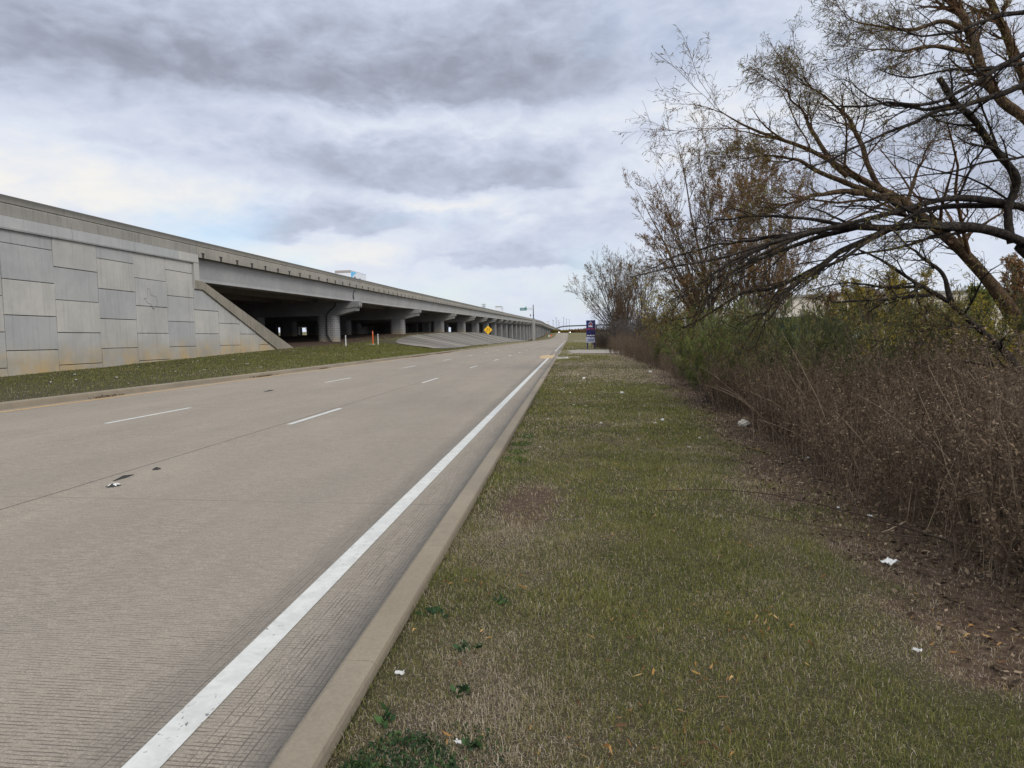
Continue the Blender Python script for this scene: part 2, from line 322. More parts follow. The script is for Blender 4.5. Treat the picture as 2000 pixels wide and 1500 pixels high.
# ------------------------------------------------------------------ geometry helpers
def tag(o, label=None, cat=None, group=None, kind=None):
    if label: o['label'] = label
    if cat: o['category'] = cat
    if group: o['group'] = group
    if kind: o['kind'] = kind
    return o
def mesh_np(name, V, faces, attrs=None, smooth=False):
    """V (N,3); faces: list of int arrays (M,k); attrs: per-vertex floats"""
    V = np.asarray(V, np.float32); faces = [np.asarray(f, np.int32) for f in faces if len(f)]
    me = bpy.data.meshes.new(name)
    me.vertices.add(len(V)); me.vertices.foreach_set('co', V.ravel())
    idx = np.concatenate([f.ravel() for f in faces]); tot = np.concatenate([np.full(len(f), f.shape[1], np.int32) for f in faces])
    st = np.concatenate([[0], np.cumsum(tot)[:-1]]).astype(np.int32)
    me.loops.add(len(idx)); me.loops.foreach_set('vertex_index', idx)
    me.polygons.add(len(tot)); me.polygons.foreach_set('loop_start', st)
    try: me.polygons.foreach_set('loop_total', tot)
    except Exception: pass
    for k, a in (attrs or {}).items():
        at_ = me.attributes.new(k, 'FLOAT', 'POINT'); at_.data.foreach_set('value', np.asarray(a, np.float32))
    me.polygons.foreach_set('use_smooth', np.full(len(tot), smooth))
    me.update(calc_edges=True); me.validate()
    return me
def ob(name, me, material=None, parent=None):
    if material is not None:
        me.materials.clear(); me.materials.append(material)
    o = bpy.data.objects.new(name, me); COL.objects.link(o)
    if parent is not None: o.parent = parent
    return o
def empty(name, loc=(0, 0, 0), rz=0.):
    o = bpy.data.objects.new(name, None); o.empty_display_size = .2; COL.objects.link(o); o.location = loc; o.rotation_euler = (0, 0, rz); return o
class MB:                                # collects boxes, prisms, tubes; builds ONE mesh
    def __init__(s): s.V = []; s.F = {}; s.A = {}; s.n = 0
    def add(s, V, F, **at_):
        V = np.asarray(V, float)
        for f in F: s.F.setdefault(len(f), []).append([i+s.n for i in f])
        s.V.append(V); 
        for k in ('rnd', 'hgt'): s.A.setdefault(k, []).append(np.broadcast_to(np.asarray(at_.get(k, .5 if k == 'rnd' else 9.), float), (len(V),)))
        s.n += len(V); return s
    def box(s, x0, x1, y0, y1, z0, z1, b=0., **a):
        if b: return s.prism([(x0+b, z0), (x1-b, z0), (x1, z0+b), (x1, z1-b), (x1-b, z1), (x0+b, z1), (x0, z1-b), (x0, z0+b)], y0, y1, 'xz', **a)
        V = [(x, y, z) for z in (z0, z1) for y in (y0, y1) for x in (x0, x1)]
        return s.add(V, [(0, 2, 3, 1), (4, 5, 7, 6), (0, 1, 5, 4), (2, 6, 7, 3), (0, 4, 6, 2), (1, 3, 7, 5)], **a)
    def prism(s, poly, a0, a1, plane='xz', **at_):
        n = len(poly); V = []
        for a in (a0, a1):
            for p, q in poly: V.append({'xz': (p, a, q), 'yz': (a, p, q), 'xy': (p, q, a)}[plane])
        F = [tuple(range(n-1, -1, -1)), tuple(range(n, 2*n))] + [(i, (i+1) % n, n+(i+1) % n, n+i) for i in range(n)]
        return s.add(V, F, **at_)
    def loft(s, rings, closed=True, cap=True, **at_):   # rings: (K,n,3)
        rings = np.asarray(rings, float); K, n, _ = rings.shape; F = []
        for k in range(K-1):
            for i in range(n if closed else n-1):
                j = (i+1) % n; F.append((k*n+i, k*n+j, (k+1)*n+j, (k+1)*n+i))
        if cap and closed: F += [tuple(range(n-1, -1, -1)), tuple((K-1)*n+i for i in range(n))]
        return s.add(rings.reshape(-1, 3), F, **at_)
    def cyl(s, p0, p1, r0, r1=None, n=12, **a):
        r1 = r0 if r1 is None else r1; p0, p1 = Vector(p0), Vector(p1); q = (p1-p0).to_track_quat('Z', 'Y')
        rings = [[tuple(p+q @ Vector((r*math.cos(2*math.pi*i/n), r*math.sin(2*math.pi*i/n), 0))) for i in range(n)] for p, r in ((p0, r0), (p1, r1))]
        return s.loft(rings, **a)
    def build(s, name, material, parent=None, smooth=False):
        me = mesh_np(name, np.concatenate(s.V), [np.array(f) for f in s.F.values()], {k: np.concatenate(v) for k, v in s.A.items()}, smooth)
        bm_fix(me); return ob(name, me, material, parent)
def bm_fix(me):
    import bmesh
    bm = bmesh.new(); bm.from_mesh(me); bmesh.ops.recalc_face_normals(bm, faces=bm.faces); bm.to_mesh(me); bm.free()
def copy_tree(o, parent=None):
    c = o.copy(); COL.objects.link(c); c.parent = parent
    for ch in list(o.children): copy_tree(ch, c)
    return c
_tab = rng.random((64, 64, 8))
def vn(x, y, sc, k=0):                    # value noise 0..1
    x = np.asarray(x, float)/sc+1000*(k+1); y = np.asarray(y, float)/sc+777
    xi, yi = np.floor(x).astype(int), np.floor(y).astype(int); fx, fy = x-xi, y-yi
    fx = fx*fx*(3-2*fx); fy = fy*fy*(3-2*fy); T = _tab[:, :, k % 8]
    g = lambda a, b: T[a % 64, b % 64]
    return (g(xi, yi)*(1-fx)+g(xi+1, yi)*fx)*(1-fy)+(g(xi, yi+1)*(1-fx)+g(xi+1, yi+1)*fx)*fy
def sst(x, a, b): t = np.clip((np.asarray(x, float)-a)/(b-a), 0, 1); return t*t*(3-2*t)
def itp(x, pts): return np.interp(x, [p[0] for p in pts], [p[1] for p in pts])

# ------------------------------------------------------------------ terrain
XK = -.022                                # the road falls 2.2 % towards the right-hand gutter
RISE = [(0, 0), (400, 0), (470, .10), (520, .35), (623, 1.4), (700, 3.6), (764, 6.2), (830, 6.6), (4000, 6.6)]
BANK = [(-50, .5), (26.6, .56), (55.7, 1.25), (66, 1.45), (77, 1.6), (82, 1.75), (92.7, 2.01), (104, 2.49), (124.6, 2.9), (156, 3.26), (185, 3.22), (226, 2.44), (256, 1.51), (298, -.22), (330, -.7), (420, -.6), (470, .35), (900, .4), (4000, .4)]
XE_R, XE_L = -.952, -13.62                # back edges of the two kerbs
def road_z(X, Y): return XK*X + itp(Y, RISE)
def shrub_x(Y): return itp(Y, [(0, 2.55), (4.7, 2.66), (7.6, 2.68), (10.4, 2.92), (15.5, 3.25), (28.6, 3.9), (59, 4.25), (66, 3.7), (90, 3.6), (140, 4.5), (4000, 8)])
def gz(X, Y):
    X = np.asarray(X, float); Y = np.asarray(Y, float)
    rise = itp(Y, RISE)
    right = .075 + .03*sst(X, -.9, 1.5) + XK*np.clip(X, -5, 14) + .035*(vn(X, Y, 1.1, 1)-.5) + .02*(vn(X, Y, .28, 2)-.5)
    right = right + np.where(X > 60, 0, 0)
    B = itp(Y, BANK); t = np.clip((XE_L-X)/9.7, 0, 1)
    kz = .15 - XK*13.6 - .02
    left = kz + (B-kz)*(t**1.15) + .05*(vn(X, Y, 3., 3)-.5)*np.clip(t*4, 0, 1)
    under = B + .05*np.clip(-23.3-X, 0, 4.5)
    hdr = itp(Y, [(-50, 6.0), (40.5, 6.0), (41.2, 4.6), (43.5, 4.6), (57.5, 1.2), (58, -9)])
    under = np.maximum(under, hdr)
    under = under + sst(-X, 93, 112)*2.2 + sst(-X, 105, 260)*5.0
    z = np.where(X > XE_R-.01, right, np.where(X > XE_L+.01, XK*X-.30, np.where(X > -23.62, left, under)))
    return z + rise
def lawn(X, Y):
    """dry and bare-soil amounts of the turf"""
    X = np.asarray(X, float); Y = np.asarray(Y, float)
    n = vn(X, Y, .9, 4)*.6+vn(X, Y, .3, 5)*.4; n2 = vn(X, Y*.5, 2.6, 6)
    blob = lambda x, y, sx, sy: np.exp(-((X-x)/sx)**2-((Y-y)/sy)**2)
    dry = .18+.85*(n-.5)+.75*(n2-.5)
    dry = dry+.50*blob(-.55, 3.15, .33, .75)*(.4+1.2*n)+.40*blob(-.2, 2.5, .5, .4)*(.4+1.2*n)+.35*blob(-.5, 5.3, .4, 1.2)+.25*sst(Y, 14, 24)*(1-sst(Y, 45, 70)*.3)
    sx = shrub_x(Y)
    bare = sst(X-sx+.9*(n-.5)+.3*(n2-.5), -1.15, -.15)*np.where(Y > 30, .55, 1.)*(1-sst(Y, 70, 90)*.9)
    bare = np.maximum(bare, 1.3*blob(-.42, 6.7, .34, .95)*(.6+n*.6))
    bare = np.maximum(bare, .85*blob(1.75, 6.2, .8, .55)*n*1.4)
    left = X < -13
    dry = np.where(left, .06+.7*(n2-.5)+.3*(n-.5)+.25*sst(-X, 14.2, 13.7), dry)
    bare = np.where(left, sst(-X, 23.4, 24.6)*sst(Y, 40, 56)+.8*np.exp(-((X+22.5)/1.6)**2-((Y-64)/9)**2)*n*1.4, bare)
    bare = np.where(X < -95, .1, bare)
    return np.clip(dry, 0, 1), np.clip(bare, 0, 1)
def build_ground():
    xs = np.concatenate([-np.geomspace(2500, 116, 26), np.arange(-114, -24, 2.), [-23.9, -23.64, -23.60], np.arange(-23.2, -13.8, .45), [XE_L, XE_L+.02], np.linspace(-13.3, -1.3, 6), [XE_R-.02, XE_R], np.arange(-.9, 3.7, .055), np.arange(3.8, 12, .4), np.geomspace(12.4, 2500, 36)])
    ys = np.concatenate([np.array([-60, -30, -12, -5, 0, 1.5]), np.arange(2, 10, .06), np.arange(10, 30, .25), np.arange(30, 40.3, 1.), [40.4, 40.5, 41.2, 42, 43.4, 43.5, 44.5, 47, 50, 53, 56, 57.5], np.arange(59, 110, 1.5), np.arange(110, 470, 6.), np.geomspace(475, 4000, 40)])
    Xg, Yg = np.meshgrid(xs, ys); Z = gz(Xg, Yg); d, b = lawn(Xg, Yg)
    nx, ny = len(xs), len(ys); i = np.arange(nx*ny).reshape(ny, nx)
    F = np.stack([i[:-1, :-1], i[:-1, 1:], i[1:, 1:], i[1:, :-1]], -1).reshape(-1, 4)
    me = mesh_np('ground', np.stack([Xg, Yg, Z], -1).reshape(-1, 3), [F], {'dry': d.ravel(), 'bare': b.ravel(), 'turf': np.where(Xg < -13, sst(Yg, 75, 110), sst(Yg, 50, 75)).ravel()}, True)
    tag(ob('ground', me, M['ground']), kind='structure')
build_ground()

# ------------------------------------------------------------------ road, markings, kerbs, driveways
YS = np.array([-8, 0, 5, 10, 20, 40, 60, 67, 86, 110, 160, 220, 300, 360, 400, 435, 470, 495, 520, 550, 580, 623, 650, 675, 700, 730, 764, 790, 830, 900.])
def strip(x0, x1, ys, lift):
    V = [(x, y, float(XK*x+itp(y, RISE))+lift) for y in ys for x in (x0, x1)]
    return V, [(2*k, 2*k+1, 2*k+3, 2*k+2) for k in range(len(ys)-1)]
def cut(y0, y1): return np.concatenate([[y0], YS[(YS > y0) & (YS < y1)], [y1]])
road = MB(); road.add(*strip(-13.40, -1.10, YS, 0.)); road = road.build('road', M['road']); tag(road, kind='structure')
def marking(name, x0, x1, y0, y1, m_): return ob(name, mesh_np(name, *(lambda q: (q[0], [np.array(q[1])]))(strip(x0, x1, cut(y0, y1), .004))), m_, road)
marking('edge_line', -1.80, -1.648, -6, 55.6, M['whiteline']); marking('edge_line', -1.80, -1.648, 82.5, 330, M['whiteline'])
marking('centre_line', -12.99, -12.87, -6, 420, M['yellowline'])
dash = None
for xc in (-5.49, -9.16):
    for k in range(-1, 17):
        yc = 14.5+12.27*k + (0 if xc > -6 else -.15)
        marking('lane_dash', xc-.055, xc+.055, yc-1.53, yc+1.53, M['whiteline'])
marking('lane_line', -5.55, -5.45, 560, 760, M['whiteline'])
def kerb(name, prof, spans, label):
    b = MB()
    for y0, y1 in spans:
        ys = np.unique(np.concatenate([cut(y0, y1), np.arange(y0+3.05, min(y1, 90), 3.05)]))
        for a, c in zip(ys[:-1], ys[1:]):
            g_ = .004 if a < 60 else 0
            b.loft([[(x, y, float(XK*x+itp(y, RISE))+h) for x, h in prof] for y in (a+g_, c)], rnd=.3+.4*random.random())
    return tag(b.build(name, M['kerb']), kind='structure')
kerb('kerb', [(-1.145, -.2), (-1.145, .0), (-1.125, .125), (-1.118, .142), (-1.10, .152), (-.978, .152), (-.962, .144), (-.955, .125), (-.95, -.25)], [(-6, 66.5), (87, 200), (206, 900)], '')
kerb('kerb', [(-13.30, -.2), (-13.30, .0), (-13.335, .11), (-13.35, .14), (-13.38, .152), (-13.58, .152), (-13.61, .14), (-13.62, -.3)], [(-6, 900)], '')
def sheet(name, poly, lift, m_, parent=None, n=1):
    b = MB(); b.add([(x, y, float(gz(x, y))+lift) for x, y in poly], [tuple(range(len(poly)))]); return b.build(name, m_, parent)
def grid_sheet(name, x0, x1, y0, y1, lift, m_, nx=12, ny=6, edge=None):
    xs = np.linspace(x0, x1, nx); ys = np.linspace(y0, y1, ny); b = MB()
    V = [(x, y, float(gz(x, y))+lift if x > -.95 else float(road_z(x, y))+lift) for y in ys for x in xs]
    b.add(V, [(j*nx+i, j*nx+i+1, (j+1)*nx+i+1, (j+1)*nx+i) for j in range(ny-1) for i in range(nx-1)]); return b.build(name, m_, parent=None)
tag(grid_sheet('driveway', -1.12, 60, 67, 86, .035, M['drive'], 30, 6), kind='structure')
tag(grid_sheet('driveway', -1.12, 60, 200, 206, .05, M['drive'], 30, 3), kind='structure')
tag(grid_sheet('driveway', 1.5, 60, 262, 290, .05, M['drive'], 20, 3), kind='structure')
# storm inlet
si = empty('storm_inlet', (-.45, 52.5, float(gz(-.3, 52.5)))); tag(si, 'pale concrete storm inlet slab set in the grass beside the kerb', 'storm inlet')
b = MB(); b.box(-.65, .35, -2.2, 2.2, -.2, .07, .02); b.build('inlet_top', M['slab'], si)
b = MB(); b.box(.36, 1.35, 1.9, 2.5, -.2, .05, .015); b.build('apron', M['slab'], si)
b = MB(); b.cyl((-.15, .6, .071), (-.15, .6, .085), .3, n=20); b.build('manhole_cover', M['darksteel'], si)
# sand washed into the gutter
def blob_patch(name, x, y, rx, ry, m_, seed, lift=.006):
    rr = random.Random(seed); n = 26; b = MB()
    pts = [(x+rx*math.cos(a)*(f), y+ry*math.sin(a)*f) for a, f in ((2*math.pi*k/n, .7+.5*rr.random()) for k in range(n))]
    V = [(x, y, float(road_z(x, y))+lift+.03)]+[(px, py, float(road_z(px, py))+lift) for px, py in pts]
    b.add(V, [(0, 1+k, 1+(k+1) % n) for k in range(n)]); o = b.build(name, m_); return o
tag(blob_patch('sand_patch', -1.9, 60, .72, 6., M['sand'], 3), 'spill of tan sand washed across the gutter by the driveway', 'sand', kind='stuff')

# ------------------------------------------------------------------ overpass
PTOP = [(-40, 7.45), (27.3, 8.18), (42.4, 8.34), (95, 8.95), (165.6, 9.97), (285.4, 11.62), (465, 14.27), (560, 15.6), (632, 16.1), (720, 15.0), (800, 13.8), (900, 12.2), (1000, 11.2), (1200, 9.6)]
BX = [(0, 0), (632, 0), (680, .7), (720, 2.1), (800, 5.7), (900, 10.1), (1000, 14.6), (1200, 24)]
pt = lambda Y: float(itp(Y, PTOP)); bx = lambda Y: float(itp(Y, BX))
gbot = lambda Y: pt(Y)-2.49; sbot = lambda Y: pt(Y)-1.05
ABUT = 42.4
PIERS = [76.6, 108.3, 142.7, 172.8, 198.5, 224, 247.3, 269.4, 291.8, 319.6, 346.3, 374.2, 402.8] + [402.8+28.5*k for k in range(1, 20)]
YE = 960.
def stations(y0, y1, step):
    ks = [p[0] for p in PTOP+BX if y0 < p[0] < y1]; return np.unique(np.concatenate([[y0, y1], ks, np.arange(y0, y1, step)]))
bridge = empty('overpass_bridge', (0, 0, 0)); tag(bridge, 'long grey concrete highway overpass on rows of piers beside the road', 'bridge')
def sweep(b, prof, ys, **a): b.loft([[(x+bx(y), y, pt(y)+h) for x, h in prof] for y in ys], **a)
def hg(prof, n): return np.tile([-h for _, h in prof], n)
P_TOP = [(-23.80, 0.), (-23.515, 0.), (-23.495, -.02), (-23.495, -.32), (-23.545, -.35), (-23.80, -.35)]
P_LOW = [(-23.84, -.352), (-23.53, -.352), (-23.50, -.40), (-23.47, -.80), (-23.47, -1.05), (-23.84, -1.05)]
b = MB(); yj = ABUT
while yj < YE:
    L = 8.6 if yj < 240 else 60.
    y1 = min(yj+L, YE); ys = stations(yj+.012, y1-(.012 if yj < 240 else 0), 20)
    r_ = .3+.4*random.random()
    sweep(b, P_TOP, ys, rnd=r_, hgt=hg(P_TOP, len(ys))); sweep(b, P_LOW, ys, rnd=r_, hgt=np.tile([-h+.05 for _, h in P_LOW], len(ys))); yj = y1
b.build('parapet', M['parapet'], bridge)
# drain slots along the foot of the parapet: dark recessed openings with a hood
y = 43.1; k = 0
while y < 330:
    z = pt(y); b = MB() if k < 60 or k == 60 else b; b.box(-23.475, -23.452, y-.20, y+.20, z-.80, z-.73); b.box(-23.476, -23.462, y-.12, y+.12, z-1.045, z-.80)
    if k < 60: b.build('drain_slot', M['joint'], bridge)
    y += 2.3; k += 1
o = b.build('drain_slot', M['joint'], bridge); o['kind'] = 'stuff'
b = MB()
D = [(-23.6, -1.0), (-23.6, -.85), (-93, -.85), (-93, -1.05), (-23.62, -1.05)]
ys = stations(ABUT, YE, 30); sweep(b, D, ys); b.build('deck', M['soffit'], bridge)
b = MB(); PF = [(-93.3, 0), (-93, 0), (-93, -1.05), (-93.3, -1.05)]; sweep(b, PF, ys); b.build('parapet', M['parapet'], bridge)
ends = [ABUT+.1]+PIERS; 
for s0, s1 in zip(ends[:-1], ends[1:]):        # fascia girders, one per span
    if s1 > YE: break
    prof = [(-23.93, -1.053), (-23.96, -1.25), (-24.20, -2.30), (-24.20, -2.49), (-25.3, -2.49), (-25.5, -1.053)]
    b = MB(); ys = stations(s0+.03, s1-.03, 40); sweep(b, prof, ys, rnd=.3+.4*random.random()); b.build('girder', M['girder'], bridge)
for k in range(1, 16):                          # inner girders
    x = -24.2-k*4.35; prof = [(x, -1.053), (x-.2, -2.49), (x-1.3, -2.49), (x-1.5, -1.053)]
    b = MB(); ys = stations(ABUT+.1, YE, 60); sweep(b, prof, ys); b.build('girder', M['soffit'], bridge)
# piers
def rounded_rect(hx, hy, r, n=5):
    out = []
    for cx, cy, a0 in ((hx-r, hy-r, 0), (-hx+r, hy-r, 90), (-hx+r, -hy+r, 180), (hx-r, -hy+r, 270)):
        for k in range(n): a = R(a0+90*k/(n-1)); out.append((cx+r*math.cos(a), cy+r*math.sin(a)))
    return out
CX = [-27.25, -36.2, -45.2, -54.2, -63.2, -72.2, -81.2, -90.2]
for i, Y in enumerate(PIERS):
    if Y > YE: break
    g0 = gbot(Y); o = bx(Y)
    cap = MB()
    up = [(-23.50, g0-.005), (-23.62, g0-.66), (-26.0, g0-.90), (-92.6, g0-.90), (-92.6, g0-.005)]
    cap.prism([(x+o, z) for x, z in up], Y-.80, Y+.80, 'xz', rnd=random.random())
    low = [(-23.78, g0-.69), (-23.86, g0-1.06), (-26.05, g0-1.56), (-90.6, g0-1.56), (-92.4, g0-1.06), (-92.4, g0-.905), (-26.0, g0-.905)]
    cap.prism([(x+o, z) for x, z in low], Y-.72, Y+.72, 'xz', rnd=random.random())
    if i < 6:                                   # end plate detail
        cap.box(-23.55, -23.47, Y-.60, Y-.12, g0-.52, g0-.12); cap.box(-23.55, -23.47, Y+.12, Y+.60, g0-.52, g0-.12)
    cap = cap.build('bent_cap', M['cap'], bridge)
    rr = rounded_rect(1.17, .85, .55); rin = rounded_rect(1.25, .85, .55)
    for x in (CX if i < 9 else CX[:3]):
        rq = rr if x > -30 else rin
        zb = float(gz(x, Y))-.3; zs = np.array([zb, zb+.3, zb+.7, zb+1.2, zb+2., g0-1.55])
        zs = zs if zs[-1] > zs[-2] else np.array([zb, zb+.3, g0-1.55])
        c = MB(); c.loft([[(x+o+px, Y+py, z) for px, py in rq] for z in zs], rnd=.5, hgt=np.repeat(zs-zb-.3, len(rr)))
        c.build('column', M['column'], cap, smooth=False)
# abutment under the first span
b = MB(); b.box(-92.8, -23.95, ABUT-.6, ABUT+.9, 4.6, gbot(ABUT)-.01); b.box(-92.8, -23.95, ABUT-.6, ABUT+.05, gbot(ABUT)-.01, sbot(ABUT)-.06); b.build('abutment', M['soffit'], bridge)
# drain pipe on the first pier
def tube_path(pts, r, n=8):
    P = np.array(pts, float); b = MB()
    for a, c in zip(P[:-1], P[1:]): b.cyl(a, c, r, n=n)
    return b
b = tube_path([(-26.05, 75.7, 6.1), (-26.1, 75.7, 5.7), (-26.9, 75.66, 5.05), (-27.1, 75.62, 4.7), (-27.1, 75.62, 2.6), (-26.75, 75.6, 1.9), (-26.4, 75.55, 1.62)], .07); b.build('drain_pipe', M['darksteel'], bridge)
b = tube_path([(-23.9, 76.0, 7.45), (-24.02, 75.9, 7.1), (-24.05, 75.9, 6.9), (-24.1, 76.2, 6.45)], .05); b.build('drain_pipe', M['darksteel'], bridge)

# ------------------------------------------------------------------ retaining wall
wall = empty('retaining_wall', (0, 0, 0)); tag(wall, 'tall retaining wall of large grey precast concrete panels left of the road', 'wall')
def clip(poly, a, b_, c):                     # keep a*y + b*z <= c
    out = []
    for (p, q) in zip(poly, poly[1:]+poly[:1]):
        fp, fq = a*p[0]+b_*p[1]-c, a*q[0]+b_*q[1]-c
        if fp <= 0: out.append(p)
        if (fp < 0 < fq) or (fq < 0 < fp): t = fp/(fp-fq); out.append((p[0]+t*(q[0]-p[0]), p[1]+t*(q[1]-p[1])))
    return out
WZ = lambda y: pt(y)-1.44
wing_z = lambda y: 5.25-(y-42.9)*(5.25-1.32)/(54.23-42.9)
edges = [27.04+2.96*k for k in range(-8, 5)]+[41.80, 44.80, 47.72, 50.7, 53.6, 56.5]
emblem_panel = None
for k, (y0, y1) in enumerate(zip(edges[:-1], edges[1:])):
    colA = k % 2 == 1
    for j in range(-1, 7):
        z0 = (.917 if colA else 1.64)+1.51*(j-1)-.0; z1 = z0+1.51
        poly = [(y0+.014, z0+.014), (y1-.014, z0+.014), (y1-.014, z1-.014), (y0+.014, z1-.014)]
        if y0 < 41.7:
            s_ = (WZ(y1)-WZ(y0))/(y1-y0); poly = clip(poly, -s_, 1, WZ(y0)-s_*y0+.02)
        else:
            s_ = wing_z(1)-wing_z(0); poly = clip(poly, -s_, 1, wing_z(0)+.02); poly = clip(poly, 0, 1, 5.3)
        gb = float(min(gz(-23.45, y0), gz(-23.45, y1)))-.25; poly = clip(poly, 0, -1, -gb)
        if len(poly) < 3 or max(p[1] for p in poly)-min(p[1] for p in poly) < .06: continue
        off = random.uniform(-.018, .012)
        # densify so that the soil splash follows the real height above ground
        zs = [p[1] for p in poly]
        ins = [(y, z, ) for y, z in poly]
        b = MB(); n = len(ins); xo = -23.5+off; ch = .014
        cy, cz = sum(p[0] for p in ins)/n, sum(p[1] for p in ins)/n
        small = [(y+(ch if y < cy else -ch), z+(ch if z < cz else -ch)) for y, z in ins]
        V = [(-23.66, y, z) for y, z in ins]+[(xo-.012, y, z) for y, z in ins]+[(xo, y, z) for y, z in small]+[(xo, cy, cz)]
        H = [v[2]-float(gz(-23.45, v[1])) for v in V]
        F = [(i, (i+1) % n, n+(i+1) % n, n+i) for i in range(n)]+[(n+i, n+(i+1) % n, 2*n+(i+1) % n, 2*n+i) for i in range(n)]+[(2*n+i, 2*n+(i+1) % n, 3*n) for i in range(n)]
        b.add(V, F, rnd=random.random(), hgt=H); o = b.build('wall_panel', M['panel'], wall)
        if abs(y0-35.92) < .1 and z0 < 4.3 < z1: emblem_panel = o
b = MB()
for y0, y1 in zip(edges[:-1], edges[1:]):
    if y0 < 41.7:
        b.prism([(y0, -1.), (y1, -1.), (y1, WZ(y1)), (y0, WZ(y0))], -23.9, -23.60, 'yz')
b.prism([(41.8, -1), (56.6, -1), (56.6, wing_z(56.6)), (42.9, 5.3), (41.8, 5.3)], -23.9, -23.60, 'yz'); b.build('backing', M['joint'], wall)
C1 = [(-23.80, -.872), (-23.52, -.872), (-23.40, -.90), (-23.37, -1.40), (-23.385, -1.42), (-23.385, -1.45), (-23.80, -1.45)]
b = MB(); yc = 5.0
for y0, y1 in [(5, 13), (13, 20.5), (20.5, 26.95), (26.95, 31.2), (31.2, 35.92), (35.92, 40.1), (40.1, 42.36)]:
    sweep(b, C1, [y0+.01, y1-.01], rnd=random.random(), hgt=9.)
b.build('coping', M['coping'], wall)
b = MB()
PL = [(-23.80, -.352), (-23.53, -.352), (-23.495, -.40), (-23.485, -.87), (-23.80, -.87)]
for y0, y1 in [(4, 12), (12, 19.5), (19.5, 27.1), (27.1, 35.9), (35.9, 42.39)]:
    r_ = random.random(); sweep(b, P_TOP, [y0+.01, y1-.01], rnd=r_, hgt=hg(P_TOP, 2)); sweep(b, PL, [y0+.01, y1-.01], rnd=r_, hgt=np.tile([-h+.05 for _, h in PL], 2))
b.build('parapet', M['parapet'], wall)
b = MB(); b.box(-23.9, -23.40, 41.83, 42.40, 5.25, pt(42)-1.452, .0, rnd=.7); b.build('end_pilaster', M['coping'], wall)
top = [(41.85, 5.25), (41.85, 5.80), (42.85, 5.77), (56.9, 1.30), (57.4, .9), (54.6, .9), (42.75, 5.25)]
b = MB(); b.prism([(y, z) for y, z in top], -23.95, -23.39, 'yz', rnd=.5); b.build('wing_coping', M['wing'], wall)
# state outline cast into one panel
TX = [(.33, 1.0), (.50, 1.0), (.50, .74), (.62, .70), (.78, .66), (.88, .64), (.90, .50), (.95, .40), (.92, .27), (.80, .19), (.71, .10), (.72, .0), (.62, .04), (.55, .17), (.45, .30), (.36, .26), (.28, .33), (.18, .44), (.10, .52), (.33, .53), (.33, 1.0)]
if emblem_panel is not None:
    b = MB(); pts = [(36.50+p*1.45, 3.80+q*1.12) for p, q in TX]
    for (ya, za), (yb, zb) in zip(pts[:-1], pts[1:]): b.cyl((-23.494, ya, za), (-23.494, yb, zb), .016, n=6)
    b.build('emblem', M['roofgrey'], emblem_panel)

# ------------------------------------------------------------------ paved slope beneath the bridge
ys = np.concatenate([[80.5, 82, 84, 87, 90, 95], np.arange(100, 316, 6.)]); us = np.linspace(0, 1, 9); V = []; H = []
for y in ys:
    xa = float(itp(y, [(80.5, -16.0), (84, -15.2), (90, -14.9), (316, -14.6)])); xb = float(itp(y, [(80.5, -18.2), (82.5, -21.2), (90, -22.7), (96, -23.4), (316, -23.5)]))
    for u in us: x = xa+(xb-xa)*u; V.append((x, y, float(gz(x, y))+.06+.05*math.sin(u*math.pi)))
n = len(us); b = MB(); b.add(V, [(j*n+i, j*n+i+1, (j+1)*n+i+1, (j+1)*n+i) for j in range(len(ys)-1) for i in range(n-1)])
o = b.build('slope_paving', M['riprap'], smooth=True); tag(o, kind='structure')

# ------------------------------------------------------------------ signs, posts, vehicles
def gpt(x, y): return (x, y, float(gz(x, y)))
ls = empty('lane_ends_sign', (-14.5, 123.1, .47)); tag(ls, 'yellow diamond lane merge sign on a thin steel post at the kerb', 'road sign')
b = MB(); b.box(-.04, .04, -.03, .03, -.3, 2.2); b.build('post', M['steel'], ls)
zc, hd = 2.80, .76
b = MB(); b.prism([(0, zc-hd), (hd, zc), (0, zc+hd), (-hd, zc)], -.06, -.035, 'xz'); b.build('sign_panel', M['yellow'], ls)
b = MB()
b.box(.20, .27, -.064, -.0605, zc-.30, zc+.32)
b.prism([(-.28, zc-.32), (-.17, zc-.32), (-.17, zc-.08), (-.02, zc+.12), (-.02, zc+.30), (-.11, zc+.30), (-.11, zc+.15), (-.28, zc-.05)], -.064, -.0605, 'xz')
b.box(.045, .085, -.064, -.0605, zc-.30, zc-.12); b.box(.045, .085, -.064, -.0605, zc+.02, zc+.20); b.build('lane_symbol', M['black'], ls)

fs = empty('for_sale_sign', (2.82, 91, float(gz(2.82, 91)))); tag(fs, 'tall navy blue property for sale board on two posts beside the driveway', 'sign')
b = MB(); b.box(-.56, .56, -.06, .06, 1.0, 3.55, .015); b.build('sign_panel', M['navy'], fs)
for x in (-.45, .45): b = MB(); b.box(x-.07, x+.07, -.05, .05, -.3, 1.0); b.build('post', M['navy'], fs)
b = MB(); b.box(-.58, .48, -.085, -.062, .80, 1.50); b.build('rider_board', M['palegrey'], fs)
b = MB(); b.box(-.42, .40, -.089, -.0855, 1.10, 1.19); b.box(-.42, .34, -.089, -.0855, .96, 1.02); b.box(-.08, .05, -.089, -.0855, 1.36, 1.46); b.build('rider_lettering', M['navy'], fs); fs.scale = (1.06, 1.06, 1.06)
b = MB()                                      # house roof outline with two name bars
def bar(b, p, q, w, y0=-.066, y1=-.0605):
    p, q = np.array(p, float), np.array(q, float); d = q-p; nrm = np.array([-d[1], d[0]])/np.linalg.norm(d)*w/2
    b.prism([tuple(p-nrm), tuple(q-nrm), tuple(q+nrm), tuple(p+nrm)], y0, y1, 'xz')
